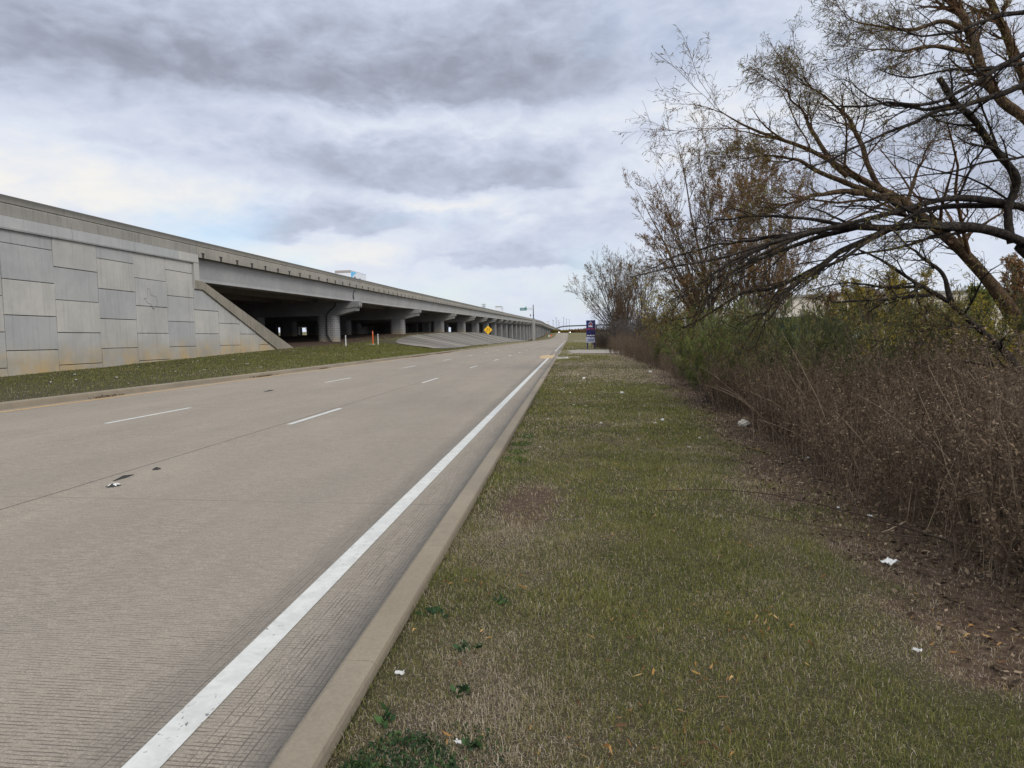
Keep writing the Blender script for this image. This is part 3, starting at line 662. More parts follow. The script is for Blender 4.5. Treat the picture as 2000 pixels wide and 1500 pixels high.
bar(b, (-.30, 3.06), (-.10, 3.30), .045); bar(b, (-.10, 3.42), (.25, 3.06), .045); bar(b, (-.10, 3.42), (-.04, 3.48), .05)
b.box(-.30, .24, -.066, -.0605, 2.72, 2.78); b.box(-.30, .20, -.066, -.0605, 2.81, 2.91); b.build('emblem', M['white'], fs)
b = MB(); b.box(-.06, .06, -.066, -.0605, 2.96, 3.12); b.build('emblem_door', M['red'], fs)
def text(name, s, size, loc, m_, parent):
    c = bpy.data.curves.new(name, 'FONT'); c.body = s; c.size = size; c.align_x = 'CENTER'; c.extrude = .003
    tmp = bpy.data.objects.new(name, c); COL.objects.link(tmp); bpy.context.view_layer.update()
    me = bpy.data.meshes.new_from_object(tmp.evaluated_get(bpy.context.evaluated_depsgraph_get())); bpy.data.objects.remove(tmp); me.transform(Matrix.Rotation(R(90), 4, 'X'))
    o = ob(name, me, m_, parent); o.location = loc; return o
text('lettering', 'FOR SALE', .22, (-.04, -.066, 2.40), M['red'], fs)
b = MB()
for x0, x1 in ((-.48, -.22), (-.16, .08), (.14, .44)): b.box(x0, x1, -.066, -.0605, 1.62, 1.74)
b.build('telephone_line', M['white'], fs)

def marker(x, y, h, m_, label, r=.055, band=None):
    o = empty('marker_post', gpt(x, y)); tag(o, label, 'marker post', 'plastic marker posts by the overpass')
    b = MB(); b.cyl((0, 0, -.2), (0, 0, h), r, n=14); b.cyl((0, 0, h), (0, 0, h+.04), r, r*.4, n=14); b.build('post', m_, o)
    b = MB(); b.cyl((0, 0, h*.86), (0, 0, h*.9), r+.004, n=14); b.build('band', M[band or 'orange'], o)
marker(-22.0, 66.5, 1.02, M['white'], 'short white marker post nearest the first pier of the overpass', band='darksteel')
marker(-21.6, 74.6, 1.45, M['orange'], 'tall orange marker post on the grass beside a white one', band='white')
marker(-21.2, 75.2, 1.15, M['white'], 'white marker post just right of the orange post', band='darksteel')
b = MB(); b.box(-.6, .6, -.4, .4, -.1, .05, .015); o = b.build('utility_pad', M['slab']); o.location = gpt(-21.9, 74.0); tag(o, 'small flat concrete utility pad at the foot of the orange post', 'concrete pad')

gs = empty('overhead_sign', (-13.95, 272, float(gz(-13.95, 272)))); tag(gs, 'green overhead guide sign on an arm from a concrete pedestal column', 'road sign')
b = MB(); b.prism(rounded_rect(.52, .5, .12, 3), -.5, 8.9, 'xy', hgt=9.); b.build('pedestal', M['cap'], gs)
b = MB(); b.cyl((0, 0, 8.9), (0, 0, 14.2), .20, .14, n=10); b.cyl((0, 0, 9.9), (0, 0, 10.3), .26, n=10); b.build('pole', M['darksteel'], gs)
b = MB()
for z in (12.3, 12.95): b.cyl((0, -.1, z), (-5.4, -.1, z), .055, n=6)
for k in range(7): b.cyl((-.3-.72*k, -.1, 12.3), (-.66-.72*k, -.1, 12.95), .035, n=5); b.cyl((-.66-.72*k, -.1, 12.95), (-1.02-.72*k, -.1, 12.3), .035, n=5)
b.build('arm', M['steel'], gs)
b = MB(); b.box(-5.2, -2.6, -.25, -.2, 12.0, 13.1, .02); b.box(-3.05, -2.65, -.25, -.2, 13.13, 13.55, .01); b.build('sign_panel', M['green_sign'], gs)
b = MB(); b.box(-5.0, -3.5, -.256, -.251, 12.62, 12.82); b.box(-5.0, -2.9, -.256, -.251, 12.25, 12.45); b.box(-2.95, -2.75, -.256, -.251, 13.25, 13.42); b.build('lettering', M['palegrey'], gs)
q = at(1036.3, 616, 268); t = empty('signal_head', (q[0], 268, pt(268))); tag(t, 'small dark signal head on a thin post above the parapet', 'signal')
b = MB(); b.cyl((0, 0, -.6), (0, 0, q[2]-pt(268)-.3), .05, n=6); b.build('post', M['steel'], t)
b = MB(); b.box(-.17, .17, -.15, .15, q[2]-pt(268)-.4, q[2]-pt(268)+.42, .03); b.build('head', M['darksteel'], t)

def make_truck(L=8.6, panel=True, label='', white=True):
    t = empty('box_truck'); tag(t, label, 'truck', 'trucks on the overpass')
    b = MB(); b.box(-1.28, 1.28, 0, L, 1.1, 4.1, .03); b.build('cargo_box', M['truckwhite'], t)
    b = MB(); b.box(-1.30, 1.30, -.02, .06, 3.72, 4.12); b.box(-1.29, 1.29, .06, L, 4.1, 4.13); b.build('roof_trim', M['truckbrown'], t)
    if panel:
        b = MB(); b.prism([(.15, 3.0), (.15, 4.0), (3.4, 4.0), (2.7, 3.82), (1.9, 3.5), (1.3, 3.42), (.9, 3.05)], 1.281, 1.286, 'yz'); b.build('side_graphic', M['skyblue'], t)
        b = MB()
        for y, h in ((1.6, .28), (1.9, .18), (2.2, .36), (2.6, .2), (4.4, .2), (4.9, .3), (5.3, .15)): b.box(1.281, 1.287, y, y+.22, 3.0, 3.0+h)
        b.build('side_skyline', M['navy'], t)
    b = MB(); b.prism([(L+.2, .7), (L+2.3, .7), (L+2.3, 1.7), (L+1.7, 2.9), (L+.2, 2.9)], -1.15, 1.15, 'yz'); b.build('cab', M['truckwhite'], t)
    b = MB(); b.prism([(L+1.74, 2.8), (L+2.29, 1.75), (L+2.31, 1.76), (L+1.78, 2.82)], -1.0, 1.0, 'yz'); b.build('windscreen', M['glass'], t)
    b = MB(); b.box(-.5, .5, .2, L+2, .7, 1.09); b.build('chassis', M['darksteel'], t)
    for y in (1.4, 2.6, L+1.2):
        for x in (-1.05, 1.05): b = MB(); b.cyl((x-.15, y, .5), (x+.15, y, .5), .5, n=16); b.build('wheel', M['tyre'], t)
    return t
t = make_truck(label='white box truck with a blue side graphic above the overpass parapet')
t.location = (-36.3, 109.6, pt(113)-.95+.85)
t2 = copy_tree(t); t2['label'] = 'small distant box truck on the overpass left of the green sign'
t2.location = (-29, 284, pt(284)-.75)
t3 = copy_tree(t); t3['label'] = 'far off box truck on the descending end of the overpass'
t3.location = (-22.5, 730, pt(730)-.4)

def make_car():
    c = empty('car'); tag(c, 'distant dark car with lit headlights on the road crest', 'car')
    b = MB(); b.prism([(-2.1, .35), (2.1, .35), (2.15, .75), (1.9, .95), (-1.0, 1.0), (-2.1, .8)], -.9, .9, 'yz'); b.build('body', M['carpaint'], c)
    b = MB(); b.prism([(-.95, .98), (1.7, .95), (1.1, 1.45), (-.2, 1.5)], -.75, .75, 'yz'); b.build('cabin', M['glass'], c)
    for x in (-.65, .65): b = MB(); b.cyl((x, -2.12, .68), (x, -2.06, .68), .16, n=12); b.build('headlight', M['headlight'], c)
    for x in (-.82, .82):
        for y in (-1.35, 1.35): b = MB(); b.cyl((x-.1, y, .33), (x+.1, y, .33), .33, n=14); b.build('wheel', M['tyre'], c)
    return c
c = make_car(); c.location = (-11.3, 766, float(road_z(-11.3, 766)))
c2 = copy_tree(c); c2['label'] = 'second distant car at the right end of the road crest'; q = at(1113, 648, 775); c2.location = (q[0], 775, float(road_z(0, 775))-.1)

# raised pavement markers and small things lying about
def lump(r, seed, squash=.7, sub=2, jag=.25):
    import bmesh
    bm = bmesh.new(); bmesh.ops.create_icosphere(bm, subdivisions=sub, radius=r); rr = random.Random(seed); ph = [rr.uniform(0, 6) for _ in range(6)]
    for v in bm.verts:
        d = v.co.normalized(); k = 1+jag*(math.sin(3*d.x+ph[0])*math.sin(4*d.y+ph[1])+.6*math.sin(7*d.z+ph[2])*math.sin(6*d.x+ph[3]))+rr.uniform(-jag, jag)*.25
        v.co = Vector((d.x*k*r, d.y*k*r*.85, d.z*k*r*squash))
    me = bpy.data.meshes.new('lump'); bm.to_mesh(me); bm.free(); return me
def crumple(w, l, seed, h=.02):              # crumpled sheet of litter with thickness
    rr = random.Random(seed); n = 6; b = MB(); V = []
    for s in (0, 1):
        for j in range(n):
            for i in range(n):
                e = .12*rr.random(); u, v = i/(n-1)-.5, j/(n-1)-.5
                V.append((w*(u+.10*math.sin(5*v+seed)), l*(v+.1*math.sin(4*u+seed*2)), h*(.6*math.sin(7*u+seed)*math.cos(6*v)+.6+.35*math.sin(13*(u+v)*1+seed*3))+s*.004))
    F = []
    for s in (0, 1):
        for j in range(n-1):
            for i in range(n-1): a = s*n*n+j*n+i; F.append((a, a+1, a+n+1, a+n))
    rim = [i for i in range(n)]+[j*n+n-1 for j in range(1, n)]+[(n-1)*n+i for i in range(n-2, -1, -1)]+[j*n for j in range(n-2, 0, -1)]
    for a, c_ in zip(rim, rim[1:]+rim[:1]): F.append((a, c_, n*n+c_, n*n+a))
    b.add(V, F); me = mesh_np('sheet', np.concatenate(b.V), [np.array(f) for f in b.F.values()]); bm_fix(me); return me
def lay(name, me, x, y, label, cat, m_, group=None, dz=.0, rz=None):
    o = ob(name, me, m_); o.location = (x, y, float(gz(x, y) if x > XE_R or x < XE_L else road_z(x, y))+dz); o.rotation_euler = (0, 0, random.uniform(0, 6) if rz is None else rz)
    return tag(o, label, cat, group)
def rpm_mesh():
    b = MB(); b.loft([[(-.05, -.05, 0), (.05, -.05, 0), (.05, .05, 0), (-.05, .05, 0)], [(-.03, -.035, .019), (.03, -.035, .019), (.03, .035, .019), (-.03, .035, .019)]])
    me = mesh_np('button', np.concatenate(b.V), [np.array(f) for f in b.F.values()]); bm_fix(me); return me
o = lay('pavement_marker', rpm_mesh(), -5.25, 7.42, 'white raised pavement marker button beside the joint in the road', 'road stud', M['white'], dz=.006, rz=.1)
def tarpatch(x, y, rx, ry, seed, label):
    o = blob_patch('tar_patch', x, y, rx, ry, M['joint'], seed, .003); tag(o, label, 'tar patch', 'tar patches along the lane joint')
tarpatch(-5.25, 7.40, .075, .08, 5, 'dark tar ring under the white pavement marker'); tarpatch(-5.42, 7.85, .022, .20, 6, 'thin dark tar smear just beyond the white pavement marker')
tarpatch(-5.35, 8.40, .05, .07, 8, 'dark oval tar patch farthest along the joint from the marker'); tarpatch(-9.5, 21.0, .05, .35, 9, 'dark tar scar in the far lane short of the second far dash')
lay('foam_block', crumple(.10, .075, 3, .018), 2.23, 4.98, 'bright white foam scrap on the bare soil before the brush', 'litter', M['white'], dz=.02, rz=.3)
lay('limestone_rock', lump(.10, 4, .7, 3, .2), 3.10, 12.62, 'large pale limestone rock at the edge of the brush', 'rock', M['stone'], dz=.05)
lits = [(3.06, 9.17, .09, 'white paper scrap beside the small stones under the brush'), (3.5, 8.99, .10, 'crumpled white wrapper half under the dead stems'), (2.63, 6.26, .07, 'torn pale scrap beside the fallen branch'), (1.72, 3.53, .055, 'pale dried leaf scrap near the right foreground'), (-.47, 2.62, .04, 'tiny white scrap in the dead grass at the bottom of the lawn'), (-.83, 3.12, .06, 'white paper strip close to the kerb in dead grass'), (2.45, 6.5, .05, 'small grey scrap on the bare soil past the fallen branch')]
for k, (x, y, s_, lb) in enumerate(lits): lay('litter_scrap', crumple(s_*.7, s_*.42, 10+k, s_*.16), x, y, lb, 'litter', M['litter'], dz=.02)
sm = [lump(.022, 20, .7), lump(.018, 21, .6), crumple(.05, .035, 22, .015), lump(.03, 23, .6)]
for k in range(46):
    y = 10+rng.random()**1.3*32; x = -.5+rng.random()*(float(shrub_x(y))-.3); o = lay('pale_stone', sm[k % 4], x, y, 'small pale stone lying on the mown verge', 'stone', None if sm[k % 4].materials else M['stone'], 'pale stones on the right verge', .015)
    o.scale = (1, 1, 1) if k % 5 else (1.5, 1.5, 1.5)
for x, y, s_, lb in ((.52, 26.2, .13, 'white lump of litter left of centre on the far verge'), (1.44, 19.5, .10, 'round white stone in the middle of the verge'), (3.6, 31.4, .16, 'white plastic bag caught at the foot of the brush'), (1.75, 13.3, .07, 'whitish stone left of the large limestone rock')): lay('white_lump', lump(s_*.5, int(x*10), .7, 3), x, y, lb, 'litter', M['litter'], dz=.03)
ww = [crumple(.10, .07, 31, .02), lump(.03, 33, .6), crumple(.08, .10, 34, .02)]
for k in range(34):
    y = 19+rng.random()*48; x = -14.2-rng.random()*8.6; lay('paper_scrap', ww[k % 3], x, y, 'white paper scrap on the grass below the retaining wall', 'litter', None if ww[k % 3].materials else M['litter'], 'paper scraps on the left grass', .03)
# clumps of leaf debris in the left gutter
for k, (x, y, lx) in enumerate(((-13.16, 18.6, .9), (-13.2, 28.8, 1.4), (-13.2, 36.0, 1.0), (-13.2, 60, 5), (-13.2, 72, 6))):
    n = int(160*lx); P = np.stack([x+rng.normal(0, .05, n), y+rng.normal(0, lx*.45, n), np.zeros(n)], -1); P[:, 2] = XK*P[:, 0]+.008+rng.random(n)*.03
    a = rng.random((n, 3))*2-1; bb = rng.random((n, 3))*2-1; V = np.stack([P, P+a*.05, P+bb*.05], 1).reshape(-1, 3)
    tag(ob('leaf_debris', mesh_np('leaf_debris', V, [np.arange(3*n).reshape(-1, 3)], {'rnd': np.repeat(rng.random(n), 3)}), M['debris']), 'heap of brown leaf debris in the far gutter', 'debris', kind='stuff')

# ------------------------------------------------------------------ plants: vectorised branches and leaves
def nrm(a): return a/np.maximum(np.linalg.norm(a, axis=-1, keepdims=True), 1e-9)
def tubes(P, Rr, sides):
    """P (M,n,3), Rr (M,n) -> V, F"""
    P = np.asarray(P, float); Mn, n, _ = P.shape
    T = np.empty_like(P); T[:, 1:-1] = P[:, 2:]-P[:, :-2]; T[:, 0] = P[:, 1]-P[:, 0]; T[:, -1] = P[:, -1]-P[:, -2]; T = nrm(T)
    mean = nrm(P[:, -1]-P[:, 0]); ref = np.where(np.abs(mean[:, 2:3]) > .8, np.array([1., .1, 0]), np.array([0., .1, 1.]))
    U = nrm(np.cross(np.broadcast_to(ref[:, None], T.shape), T)); Vv = np.cross(T, U)
    a = 2*np.pi*np.arange(sides)/sides
    ring = P[:, :, None]+Rr[:, :, None, None]*(np.cos(a)[:, None]*U[:, :, None]+np.sin(a)[:, None]*Vv[:, :, None])
    V = ring.reshape(-1, 3); idx = np.arange(Mn*n*sides).reshape(Mn, n, sides)
    A, B = idx[:, :-1], idx[:, 1:]
    F = np.stack([A, np.roll(A, -1, 2), np.roll(B, -1, 2), B], -1).reshape(-1, 4)
    return V, F
class Wood:
    def __init__(s): s.V = []; s.F = []; s.R = []; s.n = 0
    def add(s, P, Rr, sides, rnd=None):
        V, F = tubes(P, Rr, sides); s.V.append(V); s.F.append(F+s.n); s.n += len(V)
        r = rng.random(len(P)) if rnd is None else np.broadcast_to(rnd, (len(P),)); s.R.append(np.repeat(r, P.shape[1]*sides))
    def mesh(s, name): return mesh_np(name, np.concatenate(s.V), [np.concatenate(s.F)], {'rnd': np.concatenate(s.R)}, True)
def spawn(P, Rr, k, ang, lenf, n=5, curl=.12, trop=(0, 0, 0), tmin=.2, rf=.6, lmin=0., tip=.25, tmax=.98, fall=.45):
    Mn, m_, _ = P.shape; idx = np.repeat(np.arange(Mn), k); N = len(idx)
    t = tmin+(tmax-tmin)*rng.random(N); f = t*(m_-1); i = np.minimum(f.astype(int), m_-2); w = (f-i)[:, None]
    p = P[idx, i]*(1-w)+P[idx, i+1]*w; tan = nrm(P[idx, i+1]-P[idx, i]); r = Rr[idx, i]*(1-w[:, 0])+Rr[idx, i+1]*w[:, 0]
    plen = np.linalg.norm(np.diff(P, axis=1), axis=2).sum(1)[idx]
    perp = nrm(np.cross(tan, rng.normal(size=(N, 3)))); a = ang*(.6+.8*rng.random(N))[:, None]
    d = nrm(tan*np.cos(a)+perp*np.sin(a)); L = np.maximum(plen*lenf*(.55+.7*rng.random(N))*(1-fall*t), lmin)
    out = np.empty((N, n, 3)); out[:, 0] = p; tr = np.array(trop, float)
    for j in range(1, n):
        d = nrm(d+curl*rng.normal(size=(N, 3))+tr); out[:, j] = out[:, j-1]+d*(L/(n-1))[:, None]
    r0 = r*rf*(.75+.4*rng.random(N)); RR = r0[:, None]*np.linspace(1, tip, n)
    return out, RR
def resample(pts, n, wob=0.):
    P = np.array(pts, float); s = np.concatenate([[0], np.cumsum(np.linalg.norm(np.diff(P, axis=0), axis=1))])
    t = np.linspace(0, s[-1], n); Q = np.stack([np.interp(t, s, P[:, i]) for i in range(3)], -1)
    for _ in range(2): Q[1:-1] = .25*Q[:-2]+.5*Q[1:-1]+.25*Q[2:]
    return Q+rng.normal(0, wob, Q.shape)*np.linspace(0, 1, n)[:, None]
def leaves(P, per, L, w, droop=0., tmin=.2, spread=.7, rndlo=0., rndhi=1., clump=0.):
    Mn, n, _ = P.shape; idx = np.repeat(np.arange(Mn), per); N = len(idx)
    t = tmin+(1-tmin)*rng.random(N); f = t*(n-1); i = np.minimum(f.astype(int), n-2); q = (f-i)[:, None]
    p = P[idx, i]*(1-q)+P[idx, i+1]*q; tan = nrm(P[idx, i+1]-P[idx, i])
    d = nrm(tan+spread*rng.normal(size=(N, 3))+np.array([0, 0, -droop])); side = nrm(np.cross(d, rng.normal(size=(N, 3))))
    l = (L*(.6+.8*rng.random(N)))[:, None]; ww = (w*(.7+.6*rng.random(N)))[:, None]
    bend = nrm(np.cross(d, side))*l*.12*rng.normal(size=(N, 1))
    V = np.stack([p, p+d*l*.45+side*ww/2+bend, p+d*l, p+d*l*.45-side*ww/2+bend], 1).reshape(-1, 3)
    return V, np.arange(4*N).reshape(-1, 4), np.repeat(rndlo+(rndhi-rndlo)*((1-clump)*rng.random(N)+clump*rng.random(max(1, Mn//5+1))[idx//5]), 4)
def cat_mesh(name, parts, smooth=False):
    V, F, A = [], [], []; n = 0
    for v, f, a in parts: V.append(v); F.append(f+n); A.append(a); n += len(v)
    return mesh_np(name, np.concatenate(V), [np.concatenate(F)], {'rnd': np.concatenate(A)}, smooth)

def smooth_noise(n, k, amp, dims):
    q = rng.normal(0, amp, (k,)+dims); t = np.linspace(0, k-1, n)
    return np.stack([np.interp(t, np.arange(k), q.reshape(k, -1)[:, c]) for c in range(int(np.prod(dims)) if dims else 1)], -1).reshape((n,)+dims)
def limb(pts, r0, r1, n=30, wob=.022):
    P = resample([at(u, v, Y) for u, v, Y in pts], n, 0.); P = P+smooth_noise(n, 13, wob, (3,))*np.linspace(.15, 1, n)[:, None]
    return P, np.linspace(r0, r1, n)*(1+smooth_noise(n, 16, .09, ())+rng.normal(0, .035, n))
# --- the big willow leaning over the verge (dark arching limbs)
def big_willow():
    T = empty('willow_tree', (7.9, 10.0, 0.0)); tag(T, 'large dark leaning willow arching long bare limbs over the brush at right', 'tree')
    base = np.array([8.35, 10.2, -.3])
    trunk = [base, (8.5, 10.2, .8), (8.42, 10.1, 1.7), at(2085, 555, 10.05), at(2000, 474, 10.)]
    t0 = resample(trunk, 14); w = Wood(); w.add(t0[None], np.linspace(.22, .14, 14)[None], 10)
    t1 = resample([trunk[2], at(2080, 470, 10.3), at(2086, 300, 9.9), at(2083, 140, 9.4), at(2078, 5, 9.1), at(2070, -120, 8.9)], 20); w.add(t1[None], np.linspace(.16, .05, 20)[None], 10)
    D = [  # u, v, distance along the road
        ([(2000, 474, 10), (1947, 450, 9.9), (1907, 445, 9.8), (1840, 438, 9.7), (1790, 440, 9.6), (1740, 446, 9.5), (1650, 440, 9.3), (1570, 452, 9.1), (1490, 480, 9.0), (1420, 515, 8.9), (1360, 560, 8.8)], .086, .008),
        ([(2082, 460, 10.3), (2060, 430, 10.4), (1981, 397, 10.2), (1931, 394, 10), (1885, 385, 9.9), (1840, 386, 9.7), (1771, 407, 9.4), (1701, 426, 9.2), (1600, 452, 9.), (1500, 478, 8.7), (1400, 507, 8.5), (1290, 530, 8.3), (1230, 541, 8.2)], .068, .006),
        ([(1981, 401, 10.3), (1944, 402, 10.2), (1867, 402, 10), (1829, 404, 9.9), (1787, 416, 9.6), (1712, 460, 9.2), (1640, 503, 8.9), (1560, 545, 8.7), (1490, 600, 8.6), (1440, 660, 8.5)], .052, .006),
        ([(1740, 446, 9.5), (1690, 468, 9.5), (1640, 492, 9.4), (1580, 530, 9.3), (1520, 560, 9.3), (1450, 570, 9.2), (1380, 610, 9.1), (1330, 640, 9.0)], .055, .008),
        ([(1700, 437, 9.4), (1600, 462, 9.4), (1520, 490, 9.5), (1450, 520, 9.6), (1390, 545, 9.7), (1320, 590, 9.8)], .045, .007),
        ([(1975, 475, 10), (1969, 440, 10), (1968, 410, 10), (1976, 383, 10), (1987, 359, 9.95), (1984, 340, 9.9), (1964, 322, 9.8), (1940, 288, 9.7), (1919, 255, 9.6), (1892, 219, 9.5), (1868, 204, 9.4), (1844, 176, 9.3), (1824, 154, 9.3)], .072, .042),
        ([(2083, 142, 9.4), (2040, 150, 9.3), (2000, 165, 9.2), (1949, 186, 9.2), (1895, 204, 9.1), (1820, 216, 9.0), (1784, 237, 8.9), (1715, 267, 8.8), (1640, 303, 8.7), (1570, 330, 8.6)], .05, .008),
        ([(2080, 70, 9.2), (2040, 85, 9.0), (1955, 129, 9.0), (1895, 168, 8.9), (1844, 198, 8.8), (1775, 204, 8.8), (1700, 206, 8.8), (1600, 212, 8.8)], .045, .007),
        ([(2082, 112, 9.4), (2020, 120, 9.4), (1940, 134, 9.3), (1860, 140, 9.3), (1780, 147, 9.2), (1712, 137, 9.2)], .035, .006),
        ([(1868, 204, 9.4), (1815, 214, 9.6), (1740, 208, 9.8), (1700, 190, 9.9), (1660, 160, 10)], .035, .006),
        ([(1873, 380, 9.9), (1900, 320, 9.9), (1925, 285, 9.8), (1949, 228, 9.7)], .022, .006),
        ([(1600, 450, 9.2), (1540, 470, 9.0), (1480, 500, 8.9), (1420, 540, 8.8), (1385, 580, 8.7), (1350, 620, 8.7), (1310, 628, 8.6)], .030, .005),
        ([(1640, 492, 9.4), (1570, 545, 9.2), (1510, 590, 9.1), (1470, 640, 9.1), (1448, 690, 9.0)], .030, .005),
        ([(1580, 530, 9.3), (1530, 575, 9.3), (1490, 612, 9.2), (1440, 630, 9.2), (1425, 605, 9.2)], .024, .004),
        ([(1550, 460, 9.1), (1470, 468, 9.2), (1390, 480, 9.3), (1320, 500, 9.4), (1270, 520, 9.4)], .028, .005),
        ([(1500, 480, 8.8), (1430, 515, 8.6), (1350, 560, 8.5), (1290, 600, 8.4)], .022, .004),
        ([(1360, 560, 8.8), (1330, 585, 8.7), (1305, 620, 8.7), (1290, 625, 8.7)], .010, .003),
        ([(1420, 515, 8.9), (1385, 560, 8.7), (1370, 610, 8.6), (1345, 640, 8.6), (1310, 650, 8.5)], .014, .003),
        ([(1490, 480, 9.0), (1450, 530, 8.8), (1425, 590, 8.7), (1405, 625, 8.7), (1440, 640, 8.7)], .016, .003),
        ([(1560, 545, 8.7), (1510, 610, 8.6), (1480, 660, 8.6), (1470, 690, 8.6)], .016, .003),
        ([(1650, 440, 9.3), (1570, 425, 9.4), (1480, 420, 9.5), (1400, 430, 9.6), (1330, 460, 9.7)], .030, .005),
        ([(2078, 8, 9.1), (2020, 20, 9.), (1950, 30, 9.), (1870, 60, 8.9), (1800, 70, 8.9), (1720, 50, 8.8)], .04, .006),
        ([(2086, 300, 9.9), (2030, 300, 9.6), (1960, 310, 9.5), (1880, 330, 9.5), (1800, 345, 9.4), (1700, 350, 9.4)], .025, .006),
    ]
    lim = [limb(d[0], d[1]*.85, d[2]*.85) for d in D]; P = np.stack([l[0] for l in lim]); RR = np.stack([l[1] for l in lim]); w.add(P, RR, 9)
    o = ob('trunk', w.mesh('trunk'), M['bark_dark'], T); loc = T.location.copy(); o.matrix_parent_inverse = Matrix.Translation(-loc)
    b = Wood(); lv = []
    sel = [0, 1, 2, 3, 4, 11, 12, 13, 14, 15, 16, 17, 18, 19, 20]; arch = P[sel]; ar = RR[sel]
    a1, r1 = spawn(arch, ar, 8, .34, .42, 8, .085, (-.05, 0, -.02), .10, .42, .4, .25, .92, .75); a1b, r1b = spawn(P[[5, 6, 7, 8, 9, 10, 21, 22]], RR[[5, 6, 7, 8, 9, 10, 21, 22]], 10, .7, .42, 8, .10, (-.03, 0, .015), .25, .5, .5)
    b.add(a1, r1, 6); b.add(a1b, r1b, 6)
    q1 = np.concatenate([a1, a1b]); s1 = np.concatenate([r1, r1b])
    q2, s2 = spawn(q1, s1, 5, .55, .42, 6, .13, (-.01, 0, .01), .15, .6, .2); b.add(q2, s2, 4)
    q3, s3 = spawn(q2, s2, 3, .6, .6, 4, .16, (0, 0, -.02), .2, .7, .12); s3 = np.maximum(s3, .0017); b.add(q3, s3, 3)
    o = ob('crown', b.mesh('crown'), M['bark_dark'], T); o.matrix_parent_inverse = Matrix.Translation(-loc)
    lv = [leaves(q3, 1, .070, .011, .5, rndhi=.75), leaves(q2, 1, .070, .011, .5, rndhi=.75)]
    o = ob('leaves', cat_mesh('leaves', lv), M['willow_leaf'], T); o.matrix_parent_inverse = Matrix.Translation(-loc)
big_willow()

def brown_willow():
    T = empty('willow_tree', (10.6, 14.2, 0.0)); tag(T, 'brown barked leafy willow leaning left behind the dark arching limbs', 'tree')
    D = [
        ([(2064, 820, 14.3), (2035, 720, 14.2), (1968, 597, 14), (1947, 562, 14), (1920, 533, 13.9), (1893, 503, 13.9), (1867, 474, 13.8), (1813, 431, 13.7), (1771, 397, 13.6), (1728, 373, 13.5), (1661, 339, 13.3), (1607, 300, 13.2), (1535, 271, 13), (1484, 261, 12.9), (1454, 246, 12.8), (1418, 222, 12.7), (1395, 205, 12.6)], .17, .012),
        ([(1765, 410, 13.55), (1735, 385, 13.5), (1709, 355, 13.5), (1694, 318, 13.5), (1679, 276, 13.6), (1664, 237, 13.6), (1640, 213, 13.6), (1610, 186, 13.6), (1571, 162, 13.5), (1541, 132, 13.5)], .07, .010),
        ([(1655, 345, 13.3), (1625, 318, 13.25), (1586, 255, 13.2), (1568, 216, 13.2), (1544, 192, 13.2), (1532, 168, 13.1), (1514, 140, 13.1)], .055, .009),
        ([(1740, 380, 13.5), (1724, 387, 13.4), (1688, 378, 13.2), (1655, 372, 13), (1616, 375, 12.9), (1586, 384, 12.8), (1550, 395, 12.7), (1500, 410, 12.6)], .08, .012),
        ([(1700, 375, 13.4), (1660, 360, 13.3), (1590, 330, 13.1), (1550, 310, 13), (1500, 305, 12.9), (1450, 310, 12.8)], .06, .010),
        ([(1771, 397, 13.6), (1790, 340, 13.8), (1810, 290, 13.9), (1840, 240, 14)], .04, .008),
        ([(1867, 474, 13.8), (1950, 420, 14), (1990, 380, 14.2)], .04, .010),
        ([(2060, 275, 13), (2000, 231, 13), (1970, 210, 13), (1940, 180, 13), (1919, 150, 13), (1907, 105, 13), (1895, 60, 13), (1874, 30, 13), (1860, -20, 13)], .105, .06),
        ([(2068, 272, 13.1), (2010, 190, 13.4), (1997, 144, 13.4), (1976, 99, 13.4), (1955, 54, 13.4), (1930, -10, 13.4)], .09, .055),
        ([(1895, 60, 13), (1840, 40, 12.9), (1780, 60, 12.8), (1700, 50, 12.7), (1640, 30, 12.6)], .05, .008),
        ([(1907, 105, 13), (1830, 90, 12.8), (1760, 100, 12.7), (1690, 95, 12.6)], .05, .008),
    ]
    lim = [limb(d[0], d[1], d[2]*.5 if d[2] < .03 else d[2]) for d in D]; P = np.stack([l[0] for l in lim]); RR = np.stack([l[1] for l in lim])
    w = Wood(); w.add(P, RR, 9)
    up = resample([(11.3, 13.4, -.3), (11.6, 13.4, 2.5), at(2060, 275, 13)], 16); w.add(up[None], np.linspace(.26, .17, 16)[None], 10)
    inv = Matrix.Translation(-T.location)
    o = ob('trunk', w.mesh('trunk'), M['bark_brown'], T); o.matrix_parent_inverse = inv
    b = Wood(); q1, s1 = spawn(P, RR, 13, .70, .34, 7, .10, (-.03, 0, .03), .3, .42, .6); qt, st_ = spawn(P, RR, 5, .45, .16, 7, .10, (-.03, 0, .02), .82, .8, .8, .2, 1., 0.); q1 = np.concatenate([q1, qt]); s1 = np.concatenate([s1, np.maximum(st_, .004)]); b.add(q1, s1, 5)
    q2, s2 = spawn(q1, s1, 9, .65, .52, 5, .14, (-.01, 0, .0), .12, .6, .3); b.add(q2, s2, 4)
    q3, s3 = spawn(q2, s2, 4, .6, .6, 4, .18, (0, 0, -.05), .15, .7, .16); s3 = np.maximum(s3, .0024); b.add(q3, s3, 3)
    o = ob('crown', b.mesh('crown'), M['bark_red'], T); o.matrix_parent_inverse = inv
    o = ob('leaves', cat_mesh('leaves', [leaves(q3, 2, .080, .012, .55, rndlo=.1), leaves(q2, 1, .080, .012, .5)]), M['willow_leaf'], T); o.matrix_parent_inverse = inv
brown_willow()

